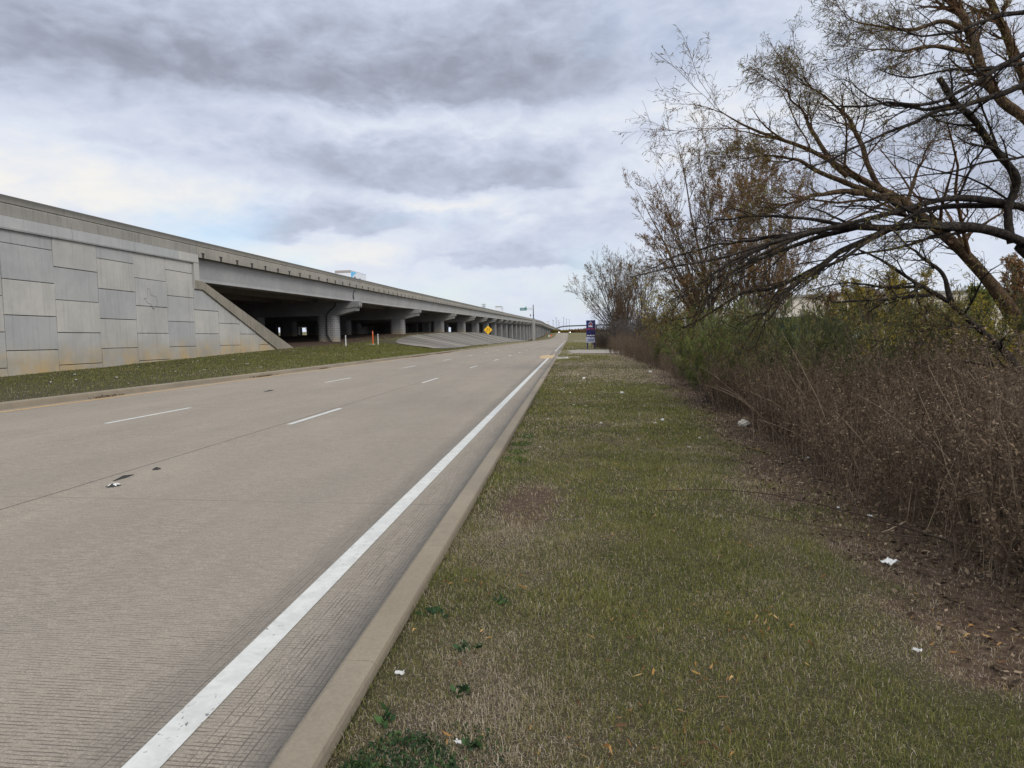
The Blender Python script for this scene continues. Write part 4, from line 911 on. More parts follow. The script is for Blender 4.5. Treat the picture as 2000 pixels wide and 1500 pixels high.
def low_willow():
    T = empty('willow_tree', (5.9, 7.9, 0.0)); tag(T, 'low dark crooked willow stem rising from the brush at far right', 'tree')
    D = [([(2100, 965, 8.5), (2058, 860, 8.4), (2010, 760, 8.3), (1984, 709, 8.2), (1941, 661, 8.2), (1901, 634, 8.1), (1880, 618, 8.1), (1859, 591, 8), (1827, 575, 8), (1797, 559, 7.9), (1771, 541, 7.9), (1739, 519, 7.8), (1715, 503, 7.8), (1670, 488, 7.7)], .062, .010),
         ([(1859, 591, 8), (1853, 575, 8), (1848, 549, 8), (1837, 527, 8), (1803, 503, 8), (1771, 479, 8), (1745, 450, 8)], .028, .007),
         ([(1827, 575, 8), (1787, 578, 7.9), (1733, 585, 7.8), (1680, 587, 7.7), (1627, 591, 7.6), (1575, 578, 7.5)], .024, .005),
         ([(1800, 560, 7.9), (1749, 561, 7.9), (1712, 561, 7.8), (1680, 554, 7.7), (1627, 557, 7.6), (1580, 570, 7.6)], .018, .004),
         ([(1787, 553, 7.9), (1790, 570, 7.8), (1797, 590, 7.8), (1811, 613, 7.7)], .016, .006),
         ([(1901, 638, 8.1), (1850, 640, 7.8), (1790, 648, 7.6), (1740, 650, 7.5)], .014, .004)]
    lim = [limb(d[0], d[1], d[2], 26, .012) for d in D]; P = np.stack([l[0] for l in lim]); RR = np.stack([l[1] for l in lim]); w = Wood(); w.add(P, RR, 8)
    inv = Matrix.Translation(-T.location); o = ob('trunk', w.mesh('trunk'), M['bark_dark'], T); o.matrix_parent_inverse = inv
    b = Wood(); q1, s1 = spawn(P, RR, 9, .7, .30, 6, .14, (-.02, 0, .03), .2, .5, .35); b.add(q1, s1, 5)
    q2, s2 = spawn(q1, s1, 6, .65, .5, 5, .16, (0, 0, 0), .15, .65, .18); s2 = np.maximum(s2, .0015); b.add(q2, s2, 3)
    q3, s3 = spawn(q2, s2, 3, .6, .6, 4, .18, (0, 0, -.03), .15, .7, .1); s3 = np.maximum(s3, .0012); b.add(q3, s3, 3)
    o = ob('crown', b.mesh('crown'), M['bark_dark'], T); o.matrix_parent_inverse = inv
    o = ob('leaves', cat_mesh('leaves', [leaves(q3, 2, .06, .010, .5), leaves(q2, 1, .06, .010, .5)]), M['willow_leaf'], T); o.matrix_parent_inverse = inv
low_willow()

# --- slender upright trees behind the brush
def upright_tree(name, label, x, y, stems, bk, leaf, nl, group=None, k1=16, k2=9, k3=5, tw=.0035, lsz=.12, crown_bk=None, curl=.08):
    """stems: list of (lean dx, lean dy, height, base radius)"""
    z0 = float(gz(x, y)); T = empty(name, (x, y, z0)); tag(T, label, 'tree', group)
    P, RR = [], []
    for dx, dy, h, r in stems:
        pts = [(random.uniform(-.15, .15), random.uniform(-.15, .15), -.2)]
        for k in range(1, 7):
            f = k/6; pts.append((dx*f**1.2+random.uniform(-.12, .12), dy*f**1.2+random.uniform(-.1, .1), h*f))
        P.append(resample(pts, 14, .03)); RR.append(r*np.linspace(1, .06, 14))
    P = np.stack(P); RR = np.stack(RR); w = Wood(); w.add(P, RR, 8); ob('trunk', w.mesh('trunk'), bk, T)
    b = Wood(); q1, s1 = spawn(P, RR, k1, .60, .32, 7, curl, (0, 0, .10), .22, .5, .5); b.add(q1, s1, 5)
    q2, s2 = spawn(q1, s1, k2, .55, .48, 5, .12, (0, 0, .05), .15, .6, .3); s2 = np.maximum(s2, tw); b.add(q2, s2, 3)
    q3, s3 = spawn(q2, s2, k3, .5, .6, 4, .14, (0, 0, .03), .15, .75, .2); s3 = np.maximum(s3, tw*.8); b.add(q3, s3, 3)
    ob('crown', b.mesh('crown'), crown_bk or bk, T)
    if leaf is not None: ob('leaves', cat_mesh('leaves', [leaves(q3, nl, lsz, lsz*.33, .4), leaves(q2, nl, lsz, lsz*.33, .4)]), leaf, T)
    return T
def px(u, Y): return float(at(u, 640, Y)[0])
G1 = 'slender trees behind the brush'
def fan(n, x0, x1, h0, h1, r, dy=.8):
    out = []
    for k in range(n):
        f = k/(n-1); c = math.sin(math.pi*min(1, max(0, .18+.64*f))); out.append((x0+(x1-x0)*f+random.uniform(-.2, .2), random.uniform(-dy, dy), (h0+(h1-h0)*c)*random.uniform(.9, 1.05), r*random.uniform(.7, 1.1)))
    return out
upright_tree('bare_tree', 'tall pale stemmed tree leaning left, leftmost of the slender group', px(1400, 33), 33, [(-3.6, 0, 8.6, .12), (-2.8, .5, 9.4, .10), (-1.7, .5, 10.9, .12), (-2.4, -.6, 7.4, .08), (-.8, -.4, 10.2, .10), (-3.2, -.8, 6.4, .07)], M['bark_pale'], M['tan_leaf'], 4, G1, k1=22, k2=7, k3=4, tw=.005, lsz=.085, crown_bk=M['bark_tan'])
upright_tree('bare_tree', 'slender tree with straight pale trunk, second of the slender group', px(1447, 35), 35, [(.1, 0, 10.2, .11), (-.9, .8, 9.6, .08), (.8, -.5, 9.2, .07), (-1.6, 0, 8.2, .07)], M['bark_pale'], M['tan_leaf'], 5, G1, k1=19, k2=8, k3=4, tw=.005, lsz=.10, crown_bk=M['bark_tan'])
upright_tree('bare_tree', 'forked pale trunk tree in the middle of the slender group', px(1476, 32), 32, [(-.4, 0, 9.6, .13), (.9, .4, 9.4, .11), (1.9, -.3, 8., .09), (-1.2, .6, 8.4, .08)], M['bark_pale'], M['tan_leaf'], 5, G1, k1=19, k2=8, k3=4, tw=.005, lsz=.10, crown_bk=M['bark_tan'])
upright_tree('bare_tree', 'thin leaning tree at the right of the slender group', px(1500, 36), 36, [(1.6, 0, 9.2, .10), (.3, .6, 9.8, .09), (2.6, -.5, 8.0, .07)], M['bark_pale'], M['tan_leaf'], 4, G1, k1=18, k2=8, k3=4, tw=.005, lsz=.10, crown_bk=M['bark_tan'])
G2 = 'far bare trees beyond the sale board'
upright_tree('bare_tree', 'wide bare tree spreading left above the for sale board', px(1214, 98), 98, fan(17, -6.8, 2.4, 3.8, 13., .12), M['bark_grey'], M['tan_leaf'], 2, G2, k1=14, k2=6, k3=4, tw=.010, lsz=.10, curl=.05, crown_bk=M['bark_tan'])
upright_tree('bare_tree', 'russet topped bare tree right of the spreading one', px(1222, 92), 92, fan(8, -1.8, 2.2, 7.5, 12.0, .11), M['bark_grey'], M['tan_leaf'], 2, G2, k1=14, k2=6, k3=4, tw=.010, lsz=.12, curl=.05, crown_bk=M['bark_tan'])
upright_tree('bare_tree', 'narrow bare tree rightmost of the far group', px(1254, 86), 86, fan(8, -1.4, 2.2, 7.8, 11.4, .10), M['bark_grey'], M['tan_leaf'], 1, G2, k1=14, k2=6, k3=4, tw=.010, lsz=.11, curl=.05, crown_bk=M['bark_tan'])

def bush(name, label, x, y, h, wd, bk, leaf, nl, lsz, lw, cat='shrub', group=None, stems=26, trop=.04, tw=.004, k1=9, k2=5, ang=.5, spread=.7):
    z0 = float(gz(x, y)); T = empty(name, (x, y, z0)); tag(T, label, cat, group)
    a = rng.random(stems)*2*np.pi; rr = np.sqrt(rng.random(stems))*wd*.35; L = h*(.65+.45*rng.random(stems)); lean = wd*.55*(.2+.9*rng.random(stems))
    n = 7; f = np.linspace(0, 1, n)
    P = np.stack([(rr*np.cos(a))[:, None]+np.cos(a)[:, None]*lean[:, None]*f**1.3, (rr*np.sin(a))[:, None]+np.sin(a)[:, None]*lean[:, None]*f**1.3, L[:, None]*f-.05], -1)+rng.normal(0, .02*h, (stems, n, 3))*f[:, None]
    RR = np.maximum(h*.007*(.6+.8*rng.random(stems))[:, None]*np.linspace(1, .2, n), tw); w = Wood(); w.add(P, RR, 5)
    q1, s1 = spawn(P, RR, k1, ang, .34, 5, .12, (0, 0, trop), .15, .6, .12*h); s1 = np.maximum(s1, tw*.7); w.add(q1, s1, 3)
    q2, s2 = spawn(q1, s1, k2, ang, .55, 4, .15, (0, 0, trop), .1, .7, .06*h); s2 = np.maximum(s2, tw*.5); w.add(q2, s2, 3)
    ob('stems', w.mesh('stems'), bk, T)
    if leaf is not None: ob('foliage', cat_mesh('foliage', [leaves(q2, nl, lsz, lw, -.1, .0, spread, clump=.7), leaves(q1, nl, lsz, lw, -.1, .1, spread, clump=.7)]), leaf, T)
    return T
# grey bramble mound under the far trees
mound = bush('grey_bramble', 'grey leafless bramble mound beneath the far bare trees', px(1200, 90), 90, 3.6, 4.2, M['bark_grey'], None, 0, 0, 0, group='grey bramble mounds', stems=60, trop=-.03, tw=.012, k1=10, k2=6, ang=.9)
for u, Y, s_, lb in ((1228, 88, 1., 'grey leafless bramble mound right of the first, below the russet tree'), (1256, 80, 1.0, 'grey leafless bramble mound nearest the yellow shrubs'), (1186, 100, .8, 'low grey bramble just behind the for sale board'), (1272, 84, 1.2, 'tall grey bramble between the far trees and the yellow shrubs')):
    c = copy_tree(mound); c['label'] = lb; c.location = gpt(px(u, Y), Y); c.rotation_euler = (0, 0, random.uniform(0, 6)); c.scale = (s_, s_, s_)
# yellow leaved shrubs
for u, Y, h, wd, lb in ((1302, 52, 4.2, 3.0, 'yellow leaved shrub beside the grey bramble'), (1340, 46, 5.0, 3.4, 'tall yellow green shrub below the slender trees'), (1378, 44, 4.4, 3.0, 'olive yellow shrub at the foot of the leaning pale tree'), (1790, 12.5, 2.3, 1.5, 'yellow green sprawling shrub behind the dead stems at right'), (1950, 11.5, 1.9, 1.4, 'yellowish shrub at the far right below the brown trunk'), (1720, 17, 2.8, 2., 'olive shrub right of the green container')):
    bush('yellow_shrub', lb, px(u, Y), Y, h, wd, M['bark_grey'], M['yellow_leaf'], 4 if Y > 20 else 5, .10 if Y > 20 else .055, .05 if Y > 20 else .012, group='yellow leaved shrubs', stems=26, tw=.004 if Y > 20 else .002, ang=.75)
# feathery green shrubs standing behind the dead stems
GS = [(1345, 27, 1.95, 'bright green feathery shrub, leftmost of the green ones'), (1385, 23, 2.35, 'green feathery shrub below the leaning pale tree'), (1440, 21, 2.3, 'broad green feathery shrub under the drooping willow tips'), (1500, 19, 2.1, 'green feathery shrub below the forked pale trunks'), (1560, 17, 2.0, 'dark green feathery shrub left of the green container'), (1620, 16, 2.05, 'dark green feathery shrub in front of the green container'), (1690, 14.5, 2.1, 'green feathery shrub right of the green container'), (1760, 13.5, 2.05, 'green feathery shrub before the yellow one'), (1850, 13, 2.05, 'tall green shrub under the arching limb'), (1920, 14, 2.35, 'dark evergreen shrub left of the brown willow trunk'), (1990, 13, 2.0, 'green shrub at the right edge of the view'), (1300, 36, 1.35, 'small green shrub before the yellow leaved shrub'), (1410, 17, 1.7, 'lower green shrub in front of the broad feathery one'), (1530, 14.5, 1.6, 'low green shrub behind the dead stems, centre of the brush'), (1660, 11.8, 1.6, 'low dark shrub just behind the tall dead stems')]
for u, Y, h, lb in GS:
    bush('green_shrub', lb, px(u, Y), Y, h, h*.85, M['green_stem'] if 'green_stem' in M else M['bark_grey'], M['green_leaf'] if u < 1520 else M['dull_leaf'], 5 if u < 1520 else 4, .10, .015, group='feathery green shrubs', stems=30, trop=.10, tw=.0030, k1=10, k2=5, ang=.40, spread=.35)

# dead brown weeds along the verge
def dead_proto(seed):
    st = 34; h = 1.42; n = 9; f = np.linspace(0, 1, n)
    a = rng.random(st)*2*np.pi; r0 = np.sqrt(rng.random(st))*.42; L = h*(.4+.65*rng.random(st)); lean = .55*rng.random(st)**1.6*L; a2 = a+rng.normal(0, 1.3, st)
    P = np.stack([(r0*np.cos(a))[:, None]+np.cos(a2)[:, None]*lean[:, None]*f**1.25, (r0*np.sin(a))[:, None]+np.sin(a2)[:, None]*lean[:, None]*f**1.25, L[:, None]*f-.05], -1)
    P = P+np.cumsum(rng.normal(0, .012, (st, n, 3))*[1, 1, .3], axis=1)
    RR = (.0024+.0046*rng.random(st)**2.2)[:, None]*np.linspace(1, .3, n); w = Wood(); w.add(P, RR, 4, rng.random(st)**1.2)
    q1, s1 = spawn(P, RR, 9, .55, .30, 6, .15, (0, 0, .05), .15, .65, .1); s1 = np.maximum(s1, .0013); w.add(q1, s1, 3, rng.random(len(q1))*.75)
    q2, s2 = spawn(q1, s1, 3, .65, .5, 4, .18, (0, 0, .03), .2, .7, .05); s2 = np.maximum(s2, .0010); w.add(q2, s2, 3, rng.random(len(q2))*.7)
    me1 = w.mesh('stems')
    me2 = cat_mesh('seed_heads', [leaves(q2, 2, .028, .012, .2, .3, 1.2, clump=.5), leaves(q1, 3, .036, .015, .2, .2, 1.2, 0, .85, clump=.5)])
    me1.materials.append(M['dead_stem']); me2.materials.append(M['seed']); return me1, me2
protos = [dead_proto(k) for k in range(7)]
def dead_weed(x, y, s_, lean=None):
    me1, me2 = protos[rng.integers(0, 7)]; T = empty('dead_weed', gpt(x, y)); tag(T, 'dry brown dead weed clump in the thicket along the verge', 'dead weed', 'dead weeds along the verge')
    T.rotation_euler = (random.uniform(-.08, .08), random.uniform(-.10, .04), random.uniform(0, 6.28)); T.scale = (s_, s_, s_*random.uniform(.85, 1.1))
    o = bpy.data.objects.new('stems', me1); COL.objects.link(o); o.parent = T; o = bpy.data.objects.new('seed_heads', me2); COL.objects.link(o); o.parent = T
cnt = 0
def row(y0, y1, step, rows, dx, s0, s1):
    global cnt
    y = y0
    while y < y1:
        for r_ in range(rows):
            x = float(shrub_x(y))+.42+r_*dx+rng.normal(0, .12)
            if x > .80*y+1.6 or rng.random() < (.10 if r_ == 0 else .24): continue
            dead_weed(x, y+rng.normal(0, step*.3), (s0+(s1-s0)*rng.random())*(.55+.8*float(vn(x, y, 1.5, 3)))); cnt += 1
        y += step
row(3.9, 12, .52, 5, .56, .72, 1.05); row(12, 24, .85, 3, .75, .72, 1.0); row(24, 46, 1.5, 3, 1.0, .85, 1.15); row(46, 64, 2.4, 3, 1.3, 1.1, 1.4); row(88, 130, 3.5, 3, 1.6, 1.2, 1.5)
for k in range(6): dead_weed(px(1195+12*k, 64+3*k), 64+3*k, 1.2)
# long pale canes leaning out over the verge
w = Wood(); cs = []
for k in range(30):
    y = 4.6+rng.random()**1.4*14; x = float(shrub_x(y))+.3+rng.random()*.9; z = float(gz(x, y)); L = 1.0+rng.random()*.9; a = rng.normal(math.pi*.9, 1.0); el_ = .75+.6*rng.random()
    p = [np.array([x, y, z-.03])]; d = np.array([math.cos(a)*math.cos(el_), math.sin(a)*math.cos(el_)*.8, math.sin(el_)])
    for j in range(8): d = nrm(d+np.array([0, 0, -.05])+rng.normal(0, .05, 3)); p.append(p[-1]+d*L/8)
    cs.append(np.array(p))
for k, c_ in enumerate(cs):
    w = Wood(); w.add(c_[None], np.linspace(.0050, .0018, 9)[None], 5, .62+.36*rng.random()); q, s_ = spawn(c_[None], np.full((1, 9), .004), 6, .6, .2, 4, .12, (0, 0, .05), .4, .5, .1); w.add(q, s_, 3, .7)
    o = ob('dead_cane', w.mesh('dead_cane'), M['dead_stem']); tag(o, 'long pale dead cane leaning out of the brown thicket', 'dead weed', 'pale canes in the dead thicket')
# fallen branch lying on the grass
br = [(.85, 6.98, .03), (1.2, 6.97, .05), (1.69, 6.92, .07), (2.0, 6.72, .06), (2.27, 6.46, .05), (2.52, 6.18, .05), (2.69, 5.91, .04), (2.84, 5.4, .05), (2.9, 5.1, .06)]
Pb = resample([(x, y, float(gz(x, y))+h+.015) for x, y, h in br], 20, .006); w = Wood(); w.add(Pb[None], np.linspace(.003, .010, 20)[None], 6, .05)
q, s_ = spawn(Pb[None], np.full((1, 20), .006), 9, .5, .10, 5, .14, (-.2, 0, -.05), .05, .5, .1); q[:, :, 2] = np.maximum(q[:, :, 2], .02); w.add(q, s_, 4, .3)
tag(ob('fallen_branch', w.mesh('fallen_branch'), M['dead_stem']), 'long thin fallen branch lying across the grass from the brush', 'branch')
br = [(1.35, 6.25, .03), (1.8, 6.0, .03), (2.3, 5.75, .04), (2.75, 5.55, .05)]; Pb = resample([(x, y, float(gz(x, y))+h) for x, y, h in br], 12, .006); w = Wood(); w.add(Pb[None], np.linspace(.003, .006, 12)[None], 5, .2)
tag(ob('fallen_branch', w.mesh('fallen_branch'), M['dead_stem']), 'short thin twig lying just in front of the long fallen branch', 'branch')
br = [(2.50, 5.80, .01), (2.62, 5.86, .02), (2.72, 5.91, .05), (2.80, 5.95, .07)]; Pb = resample([(x, y, float(gz(x, y))+h) for x, y, h in br], 8, .004); w = Wood(); w.add(Pb[None], np.linspace(.004, .008, 8)[None], 6, .95)
tag(ob('fallen_branch', w.mesh('fallen_branch'), M['dead_stem']), 'pale barkless stick leaning at the foot of the dead stems', 'branch')

# ------------------------------------------------------------------ grass, weeds, fallen leaves
def blades(name, X, Y, h, wdt, kind_label, dmul=1., keep_road=True):
    d, bare = lawn(X, Y); n = len(X)
    keep = rng.random(n) > bare*.86; X, Y, d, bare = X[keep], Y[keep], d[keep], bare[keep]; h = h[keep]; wdt = wdt[keep]; n = len(X)
    z = gz(X, Y); a = rng.random(n)*2*np.pi; ln = (.2+1.35*rng.random(n)); dryb = rng.random(n) < np.clip((d*.95+.24+bare*.5)*dmul, 0, .97)
    ln = np.where(dryb, ln*1.6, ln); h = h*np.where(dryb, .8, 1.)*(.55+.95*vn(X, Y, .22, 2))
    tint = np.where(dryb, .58+.42*rng.random(n), .02+.48*rng.random(n)**.9+.15*(vn(X, Y, .5, 7)-.5))
    dx, dy = np.cos(a), np.sin(a); b2 = a+np.pi/2+rng.normal(0, .5, n); sx, sy = np.cos(b2)*wdt/2, np.sin(b2)*wdt/2
    base = np.stack([X, Y, z-.004], -1); sd = np.stack([sx, sy, np.zeros(n)], -1)
    lat = h*np.sin(np.minimum(ln*.8, 1.45)); ver = h*np.cos(np.minimum(ln*.8, 1.45))
    mid = base+np.stack([dx*lat*.35, dy*lat*.35, ver*.62+.004], -1); tip = base+np.stack([dx*lat, dy*lat, np.maximum(ver, .006)], -1)
    V = np.stack([base-sd, base+sd, mid+sd*.8, mid-sd*.8, tip], 1).reshape(-1, 3); i = np.arange(n)*5
    me = mesh_np(name, V, [np.stack([i, i+1, i+2, i+3], -1), np.stack([i+3, i+2, i+4], -1)], {'rnd': np.repeat(np.clip(tint, 0, 1), 5)})
    return tag(ob(name, me, M['blade']), kind_label, 'grass', kind='stuff')
def field(n, y0, y1, xr=None):
    Y = y0+(y1-y0)*rng.random(n); w_ = np.minimum(shrub_x(Y)+.5, .80*Y+.9); X = XE_R+(w_-XE_R)*rng.random(n); return X, Y
Xs, Ys, hs, ws = [], [], [], []
for n, y0, y1, hh, ww_ in ((110000, 1.9, 3.6, .033, .0020), (125000, 3.6, 6, .035, .0026), (110000, 6, 11, .040, .0042), (80000, 11, 22, .045, .009), (50000, 22, 48, .055, .018), (24000, 48, 66, .07, .03), (26000, 86, 200, .10, .06)):
    X, Y = field(n, y0, y1); Xs.append(X); Ys.append(Y); hs.append(hh*(.5+.9*rng.random(n))); ws.append(ww_*(.6+.7*rng.random(n)))
blades('grass', np.concatenate(Xs), np.concatenate(Ys), np.concatenate(hs), np.concatenate(ws), 'short mown half dry grass of the right verge')
n = 150000; Y = 14+rng.random(n)**.8*70; X = XE_L-.02-rng.random(n)*9.75; hh = .06*(.5+.9*rng.random(n)); ww_ = .014*(Y/25)*(.6+.6*rng.random(n)); k = (Y < 80)
blades('grass', X[k], Y[k], hh[k], ww_[k], 'mown green grass strip below the retaining wall', .5)
n = 26000; Y = 80+rng.random(n)*40; X = -14-rng.random(n)*13; k = (X > -15) | (X < -23.6); blades('grass', X[k], Y[k], .07*(.5+rng.random(k.sum())), .05*(.6+.6*rng.random(k.sum())), 'green grass around the paved slope', .35)
# broadleaf weeds
def rosette(cx, cy, n, r, hl, seed):
    rr = np.random.default_rng(seed); a = rr.random(n)*2*np.pi; rad = np.sqrt(rr.random(n))*r; X = cx+rad*np.cos(a); Y = cy+rad*np.sin(a)*1.3
    d = np.stack([rr.normal(size=n), rr.normal(size=n), .25+.8*rr.random(n)], -1); d = nrm(d); z = gz(X, Y); p = np.stack([X, Y, z+.012*rr.random(n)], -1)
    side = nrm(np.cross(d, rr.normal(size=(n, 3)))); l = (hl*(.6+.8*rr.random(n)))[:, None]
    V = np.stack([p, p+d*l*.5+side*l*.22, p+d*l, p+d*l*.5-side*l*.22], 1).reshape(-1, 3); return V, np.arange(4*n).reshape(-1, 4), np.repeat(rr.random(n), 4)
o = ob('weed_patch', cat_mesh('weed_patch', [rosette(-.66, 2.42, 2300, .21, .019, 1), rosette(-.80, 2.30, 1500, .14, .020, 2), rosette(-.48, 2.50, 500, .22, .018, 3)]), M['weed']); tag(o, 'dark green ferny weed patch against the kerb in the foreground', 'weeds', kind='stuff')
for k, (x, y, n, r, lb) in enumerate(((-.53, 3.02, 16, .05, 'bright green broadleaf weed near the kerb in the foreground'), (-.80, 2.75, 16, .05, 'small green weed touching the kerb above the ferny patch'), (-.40, 2.62, 12, .04, 'small bright weed right of the ferny patch'), (-.55, 3.45, 14, .05, 'green weed in the dead grass beyond the broadleaf one'), (-.82, 3.9, 18, .06, 'green weed tuft by the kerb, mid foreground'), (-.45, 4.1, 14, .05, 'light green weed in the thin grass left of centre'))):
    tag(ob('green_weed', cat_mesh('green_weed', [rosette(x, y, n, r, .05, 50+k)]), M['weed']), lb, 'weed', 'green weeds near the kerb')
o = ob('green_clover', cat_mesh('green_clover', [rosette(-.74, y, 260, .16, .03, int(y*7)) for y in (9.0, 9.7, 10.4, 11.2)]), M['clover']); tag(o, 'greener clover growing along the kerb', 'clover', kind='stuff')
n = 3200; Y = 2.2+rng.random(n)**1.6*16; X = XE_R+.03+(shrub_x(Y)+.4-XE_R)*rng.random(n); kk = vn(X, Y, .55, 1)*.6+vn(X, Y, .18, 4)*.4 > .47+.25*rng.random(n); X, Y = X[kk], Y[kk]; n = len(X); P = np.stack([X, Y, gz(X, Y)+.010+.020*rng.random(n)], -1)
d = nrm(np.stack([rng.normal(size=n), rng.normal(size=n), rng.normal(0, .25, n)], -1)); sd_ = nrm(np.cross(d, np.array([0, 0, 1.])+rng.normal(0, .5, (n, 3)))); l = (.028+.036*rng.random(n))[:, None]; up = np.array([0, 0, 1.])*l*.22*rng.normal(size=(n, 1))
V = np.stack([P, P+d*l*.35+sd_*l*.10+up, P+d*l*.7+sd_*l*.08+up, P+d*l, P+d*l*.7-sd_*l*.08+up, P+d*l*.35-sd_*l*.10+up], 1).reshape(-1, 3)
tag(ob('fallen_leaves', mesh_np('fallen_leaves', V, [np.arange(6*n).reshape(-1, 6)], {'rnd': np.repeat(rng.random(n)**.8, 6)}), M['fallen']), 'narrow yellow and brown fallen willow leaves scattered on the grass', 'leaves', kind='stuff')
n = 13000; Y = 3.2+rng.random(n)**1.2*20; X = shrub_x(Y)-.75+rng.random(n)**.8*2.2; P = np.stack([X, Y, gz(X, Y)+.006+.03*rng.random(n)], -1)
d = nrm(rng.normal(size=(n, 3))*[1, 1, .3]); sd_ = nrm(np.cross(d, np.array([0, 0, 1.])+rng.normal(0, .6, (n, 3)))); l = (.022+.035*rng.random(n))[:, None]
V = np.stack([P, P+d*l*.5+sd_*l*.28, P+d*l, P+d*l*.5-sd_*l*.28], 1).reshape(-1, 3)
tag(ob('leaf_litter', mesh_np('leaf_litter', V, [np.arange(4*n).reshape(-1, 4)], {'rnd': np.repeat(rng.random(n)**1.4, 4)}), M['litterleaf']), 'brown leaf litter on bare soil under the brush', 'leaf litter', kind='stuff')

# ------------------------------------------------------------------ far background
bl = empty('warehouse', (0, 0, 0)); tag(bl, 'long low beige warehouse seen through the willow limbs', 'building')
q0 = at(1530, 574, 150); q1_ = at(1930, 590, 150)
b = MB(); b.box(q0[0], q0[0]+60, 150, 190, -2, 9.0); b.build('wall', M['beige'], bl)
b = MB(); b.box(q0[0]-.3, q0[0]+60.3, 149.6, 190.3, 9.0, 9.5); b.build('roof', M['roofgrey'], bl)
for k in range(5): b = MB(); b.box(q0[0]+4+k*11, q0[0]+8+k*11, 149.93, 149.99, 0.2, 4.2); b.build('dock_door', M['steel'], bl)
wb = empty('warehouse', (0, 0, 0)); tag(wb, 'pale flat roofed warehouse behind the slender tree trunks', 'building')
b = MB(); xq = px(1400, 175); b.box(xq, xq+26, 175, 200, -2, 7.6); b.build('wall', M['beige'], wb); b = MB(); b.box(xq-.3, xq+26.3, 174.6, 200.3, 7.6, 8.0); b.build('roof', M['roofgrey'], wb)
for k in (3, 11): b = MB(); b.box(xq+k, xq+k+4, 174.93, 174.99, .2, 3.8); b.build('dock_door', M['steel'], wb)
ct = empty('waste_container', (px(1585, 30), 30, float(gz(10, 30)))); tag(ct, 'dark green waste container behind the feathery shrubs', 'container')
b = MB(); b.box(-1.15, 1.15, -.9, .9, .25, 2.35, .03)
for k in range(6): b.box(-1.1+k*.42, -1.0+k*.42, -.96, -.9, .3, 2.25)
b.build('body', M['dkgreen'], ct); b = MB(); b.box(-1.2, 1.2, -.98, .98, 2.35, 2.46, .02); b.build('rim', M['dkgreen'], ct); b = MB(); b.prism([(-1.15, .25), (-.6, .0), (.6, .0), (1.15, .25)], -.7, .7, 'xz'); b.build('base', M['darksteel'], ct)

# far row of trees: a few shared crowns, each tree its own object
def far_proto(h, leaf, nl, lsz, stems=6):
    T = upright_tree('far_tree', 'x', 0, 3000, [(random.uniform(-2, 2), random.uniform(-1, 1), h*random.uniform(.75, 1.), .18) for _ in range(stems)], M['bark_grey'], leaf, nl, None, k1=14, k2=7, k3=3, tw=.02, lsz=lsz); return T
fp = [far_proto(9, M['tan_leaf'], 3, .25), far_proto(8, M['yellow_leaf'], 4, .25), far_proto(10, M['tan_leaf'], 1, .2), far_proto(7, M['green_leaf'], 5, .3)]
def far_tree(k, x, y, s_, label, group):
    c = copy_tree(fp[k]); c['label'] = label; c['group'] = group; c.location = gpt(x, y); c.rotation_euler = (0, 0, random.uniform(0, 6)); c.scale = (s_, s_, s_); return c
for j, (k, u, Y, s_, lb) in enumerate(((0, 1625, 100, .9, 'tan leaved tree before the beige warehouse, seen under the limbs'), (1, 1660, 92, 1., 'golden tree beside the warehouse'), (0, 1700, 95, .9, 'tan tree right of the golden one'), (2, 1745, 80, .8, 'bare tree right of the tan trees'), (3, 1905, 40, .6, 'dark evergreen tree behind the brown trunk'), (3, 1850, 46, .5, 'smaller evergreen left of the dark one'), (1, 1780, 60, .8, 'yellowish tree above the green shrubs'), (0, 1980, 60, .9, 'tan tree at the right edge behind the willow'))):
    far_tree(k, px(u, Y), Y, s_, lb, 'trees beyond the brush')
for j in range(13):
    far_tree([2, 0, 2, 1][j % 4], px(1196+j*26, 420+20*(j % 3)), 420+20*(j % 3), 1.5+.3*random.random(), 'tree in the far treeline right of the road', 'far treeline right of the road')
fb = bush('far_bush', 'x', 0, 3000, 5., 7., M['bark_tan'], M['tan_leaf'], 2, .35, .22, stems=60, tw=.05, ang=.8)
fy = bush('far_bush', 'x', 0, 3000, 4., 5., M['bark_tan'], M['yellow_leaf'], 5, .4, .25, stems=40, tw=.05, ang=.7)
def far_bush(src, x, y, z, s_, label, group):
    c = copy_tree(src); c['label'] = label; c['group'] = group; c.location = (x, y, z); c.rotation_euler = (0, 0, random.uniform(0, 6)); c.scale = (s_, s_, s_*random.uniform(.8, 1.2)); return c
for j in range(30): far_bush(fb, -40+j*3.4, 860+random.uniform(-25, 25), 5.6, random.uniform(.75, 1.05), 'brown bush in the brushy row beyond the road crest', 'brushy row beyond the road crest')
for u, v, lb in ((1082, 648, 'yellow bush left of the road crest'), (1096, 648, 'golden bush in the middle beyond the road crest'), (1105, 647, 'golden bush right of the middle one beyond the crest')): far_bush(fy, float(at(u, v, 800)[0]), 800, 6.0, .8, lb, 'yellow bushes beyond the road crest')
fp += [fb, fy]
for j in range(14):
    y = 150+j*34; x = -122-8*(j % 3)-y*.12; far_tree([2, 0, 2, 3][j % 4], x, y, 1.0+.3*random.random(), 'tree on the rise seen under the overpass', 'trees seen under the overpass')
for p in fp:
    for ch in list(p.children): bpy.data.objects.remove(ch)
    bpy.data.objects.remove(p)

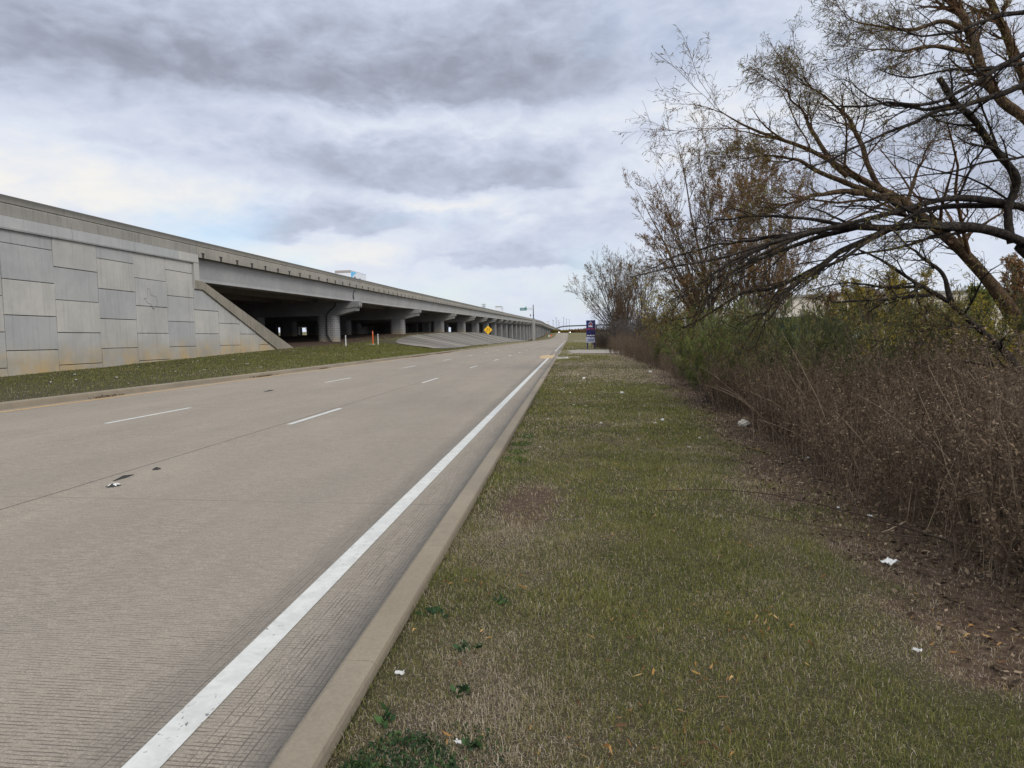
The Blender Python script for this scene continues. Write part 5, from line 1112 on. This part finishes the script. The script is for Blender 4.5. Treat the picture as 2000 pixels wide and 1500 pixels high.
# distant flyover, lighting masts, pylon
fo = empty('flyover_bridge', (0, 0, 0)); tag(fo, 'distant dark highway flyover crossing the horizon beyond the road', 'bridge')
pts = [(1085, 642), (1092, 639.5), (1100, 637.6), (1112, 636.8), (1130, 636.2), (1150, 635.5), (1190, 634), (1240, 633)]
Q = [at(u, v, 1350) for u, v in pts]; b = MB(); b.loft([[(q[0], 1345, q[2]-1.0), (q[0], 1345, q[2]+1.2), (q[0], 1358, q[2]+1.2), (q[0], 1358, q[2]-1.0)] for q in Q]); b.build('deck', M['farbridge'], fo)
for u in (1165, 1185, 1205):
    q = at(u, 637, 1350); b = MB(); b.box(q[0]-1, q[0]+1, 1349, 1354, 0, float(itp(u, [(p[0], q_[2]) for p, q_ in zip(pts, Q)]))-1.01); b.build('pier', M['farbridge'], fo)
mk = None
for k, (u, v, Y) in enumerate(((1080.3, 626, 1000), (1086.4, 620.6, 1000), (1090.5, 626, 1250), (1100.6, 620.5, 1050), (1106.1, 623.5, 1200), (1112, 624, 1400), (1093, 630, 1400))):
    q = at(u, v, Y); t = empty('lighting_mast', (q[0], Y, 2)); tag(t, 'slender high mast light above the distant interchange', 'light mast', 'high mast lights at the interchange')
    h = q[2]-2; b = MB(); b.cyl((0, 0, 0), (0, 0, h), .42, .26, n=6); b.build('pole', M['steel'], t); b = MB(); b.cyl((0, 0, h-.2), (0, 0, h+.5), 1.5, 1.2, n=10); b.build('lamp_ring', M['steel'], t)
q = at(944.7, 593, 900); t = empty('transmission_tower', (q[0], 900, 0)); tag(t, 'tiny lattice transmission tower top above the overpass parapet', 'pylon')
h = q[2]; b = MB()
for sx, sy in ((1, 1), (1, -1), (-1, 1), (-1, -1)): b.cyl((3.5*sx, 3.5*sy, 0), (.8*sx, .8*sy, h), .3, n=4)
b.build('legs', M['steel'], t); b = MB()
for k in range(14):
    z0, z1 = h*k/14, h*(k+1)/14; r0, r1 = 3.5-2.7*k/14, 3.5-2.7*(k+1)/14
    b.cyl((-r0, -r0, z0), (r1, -r1, z1), .18, n=4); b.cyl((r0, -r0, z0), (-r1, -r1, z1), .18, n=4)
b.build('bracing', M['steel'], t); b = MB(); [b.box(-3.2, 3.2, -.25, .25, z-.25, z+.25) for z in (h-1.2, h-3.6)]; b.build('cross_arms', M['steel'], t)
# amenity: two small roadside signs on the left mound
q = at(1072.5, 655, 560); t = empty('roadside_board', (q[0], 560, float(gz(q[0], 560)))); tag(t, 'small white roadside board on the far grass mound', 'sign')
b = MB(); b.box(-.6, .6, -.03, .03, 1.2, 2.4, .02); b.build('panel', M['white'], t); b = MB(); b.box(-.04, .04, -.03, .03, -.2, 1.2); b.build('post', M['steel'], t)
t2 = copy_tree(t); t2['label'] = 'small orange roadside board right of the white one'; q = at(1077, 654, 560); t2.location = (q[0], 560, float(gz(q[0], 560)))
for ch in t2.children:
    if ch.name.startswith('panel'): ch.data = ch.data.copy(); ch.data.materials[0] = M['orange']
for o in S.objects:
    if o.name.startswith('dead_weed'): pass
print('objects', len(S.objects), 'weeds', cnt)
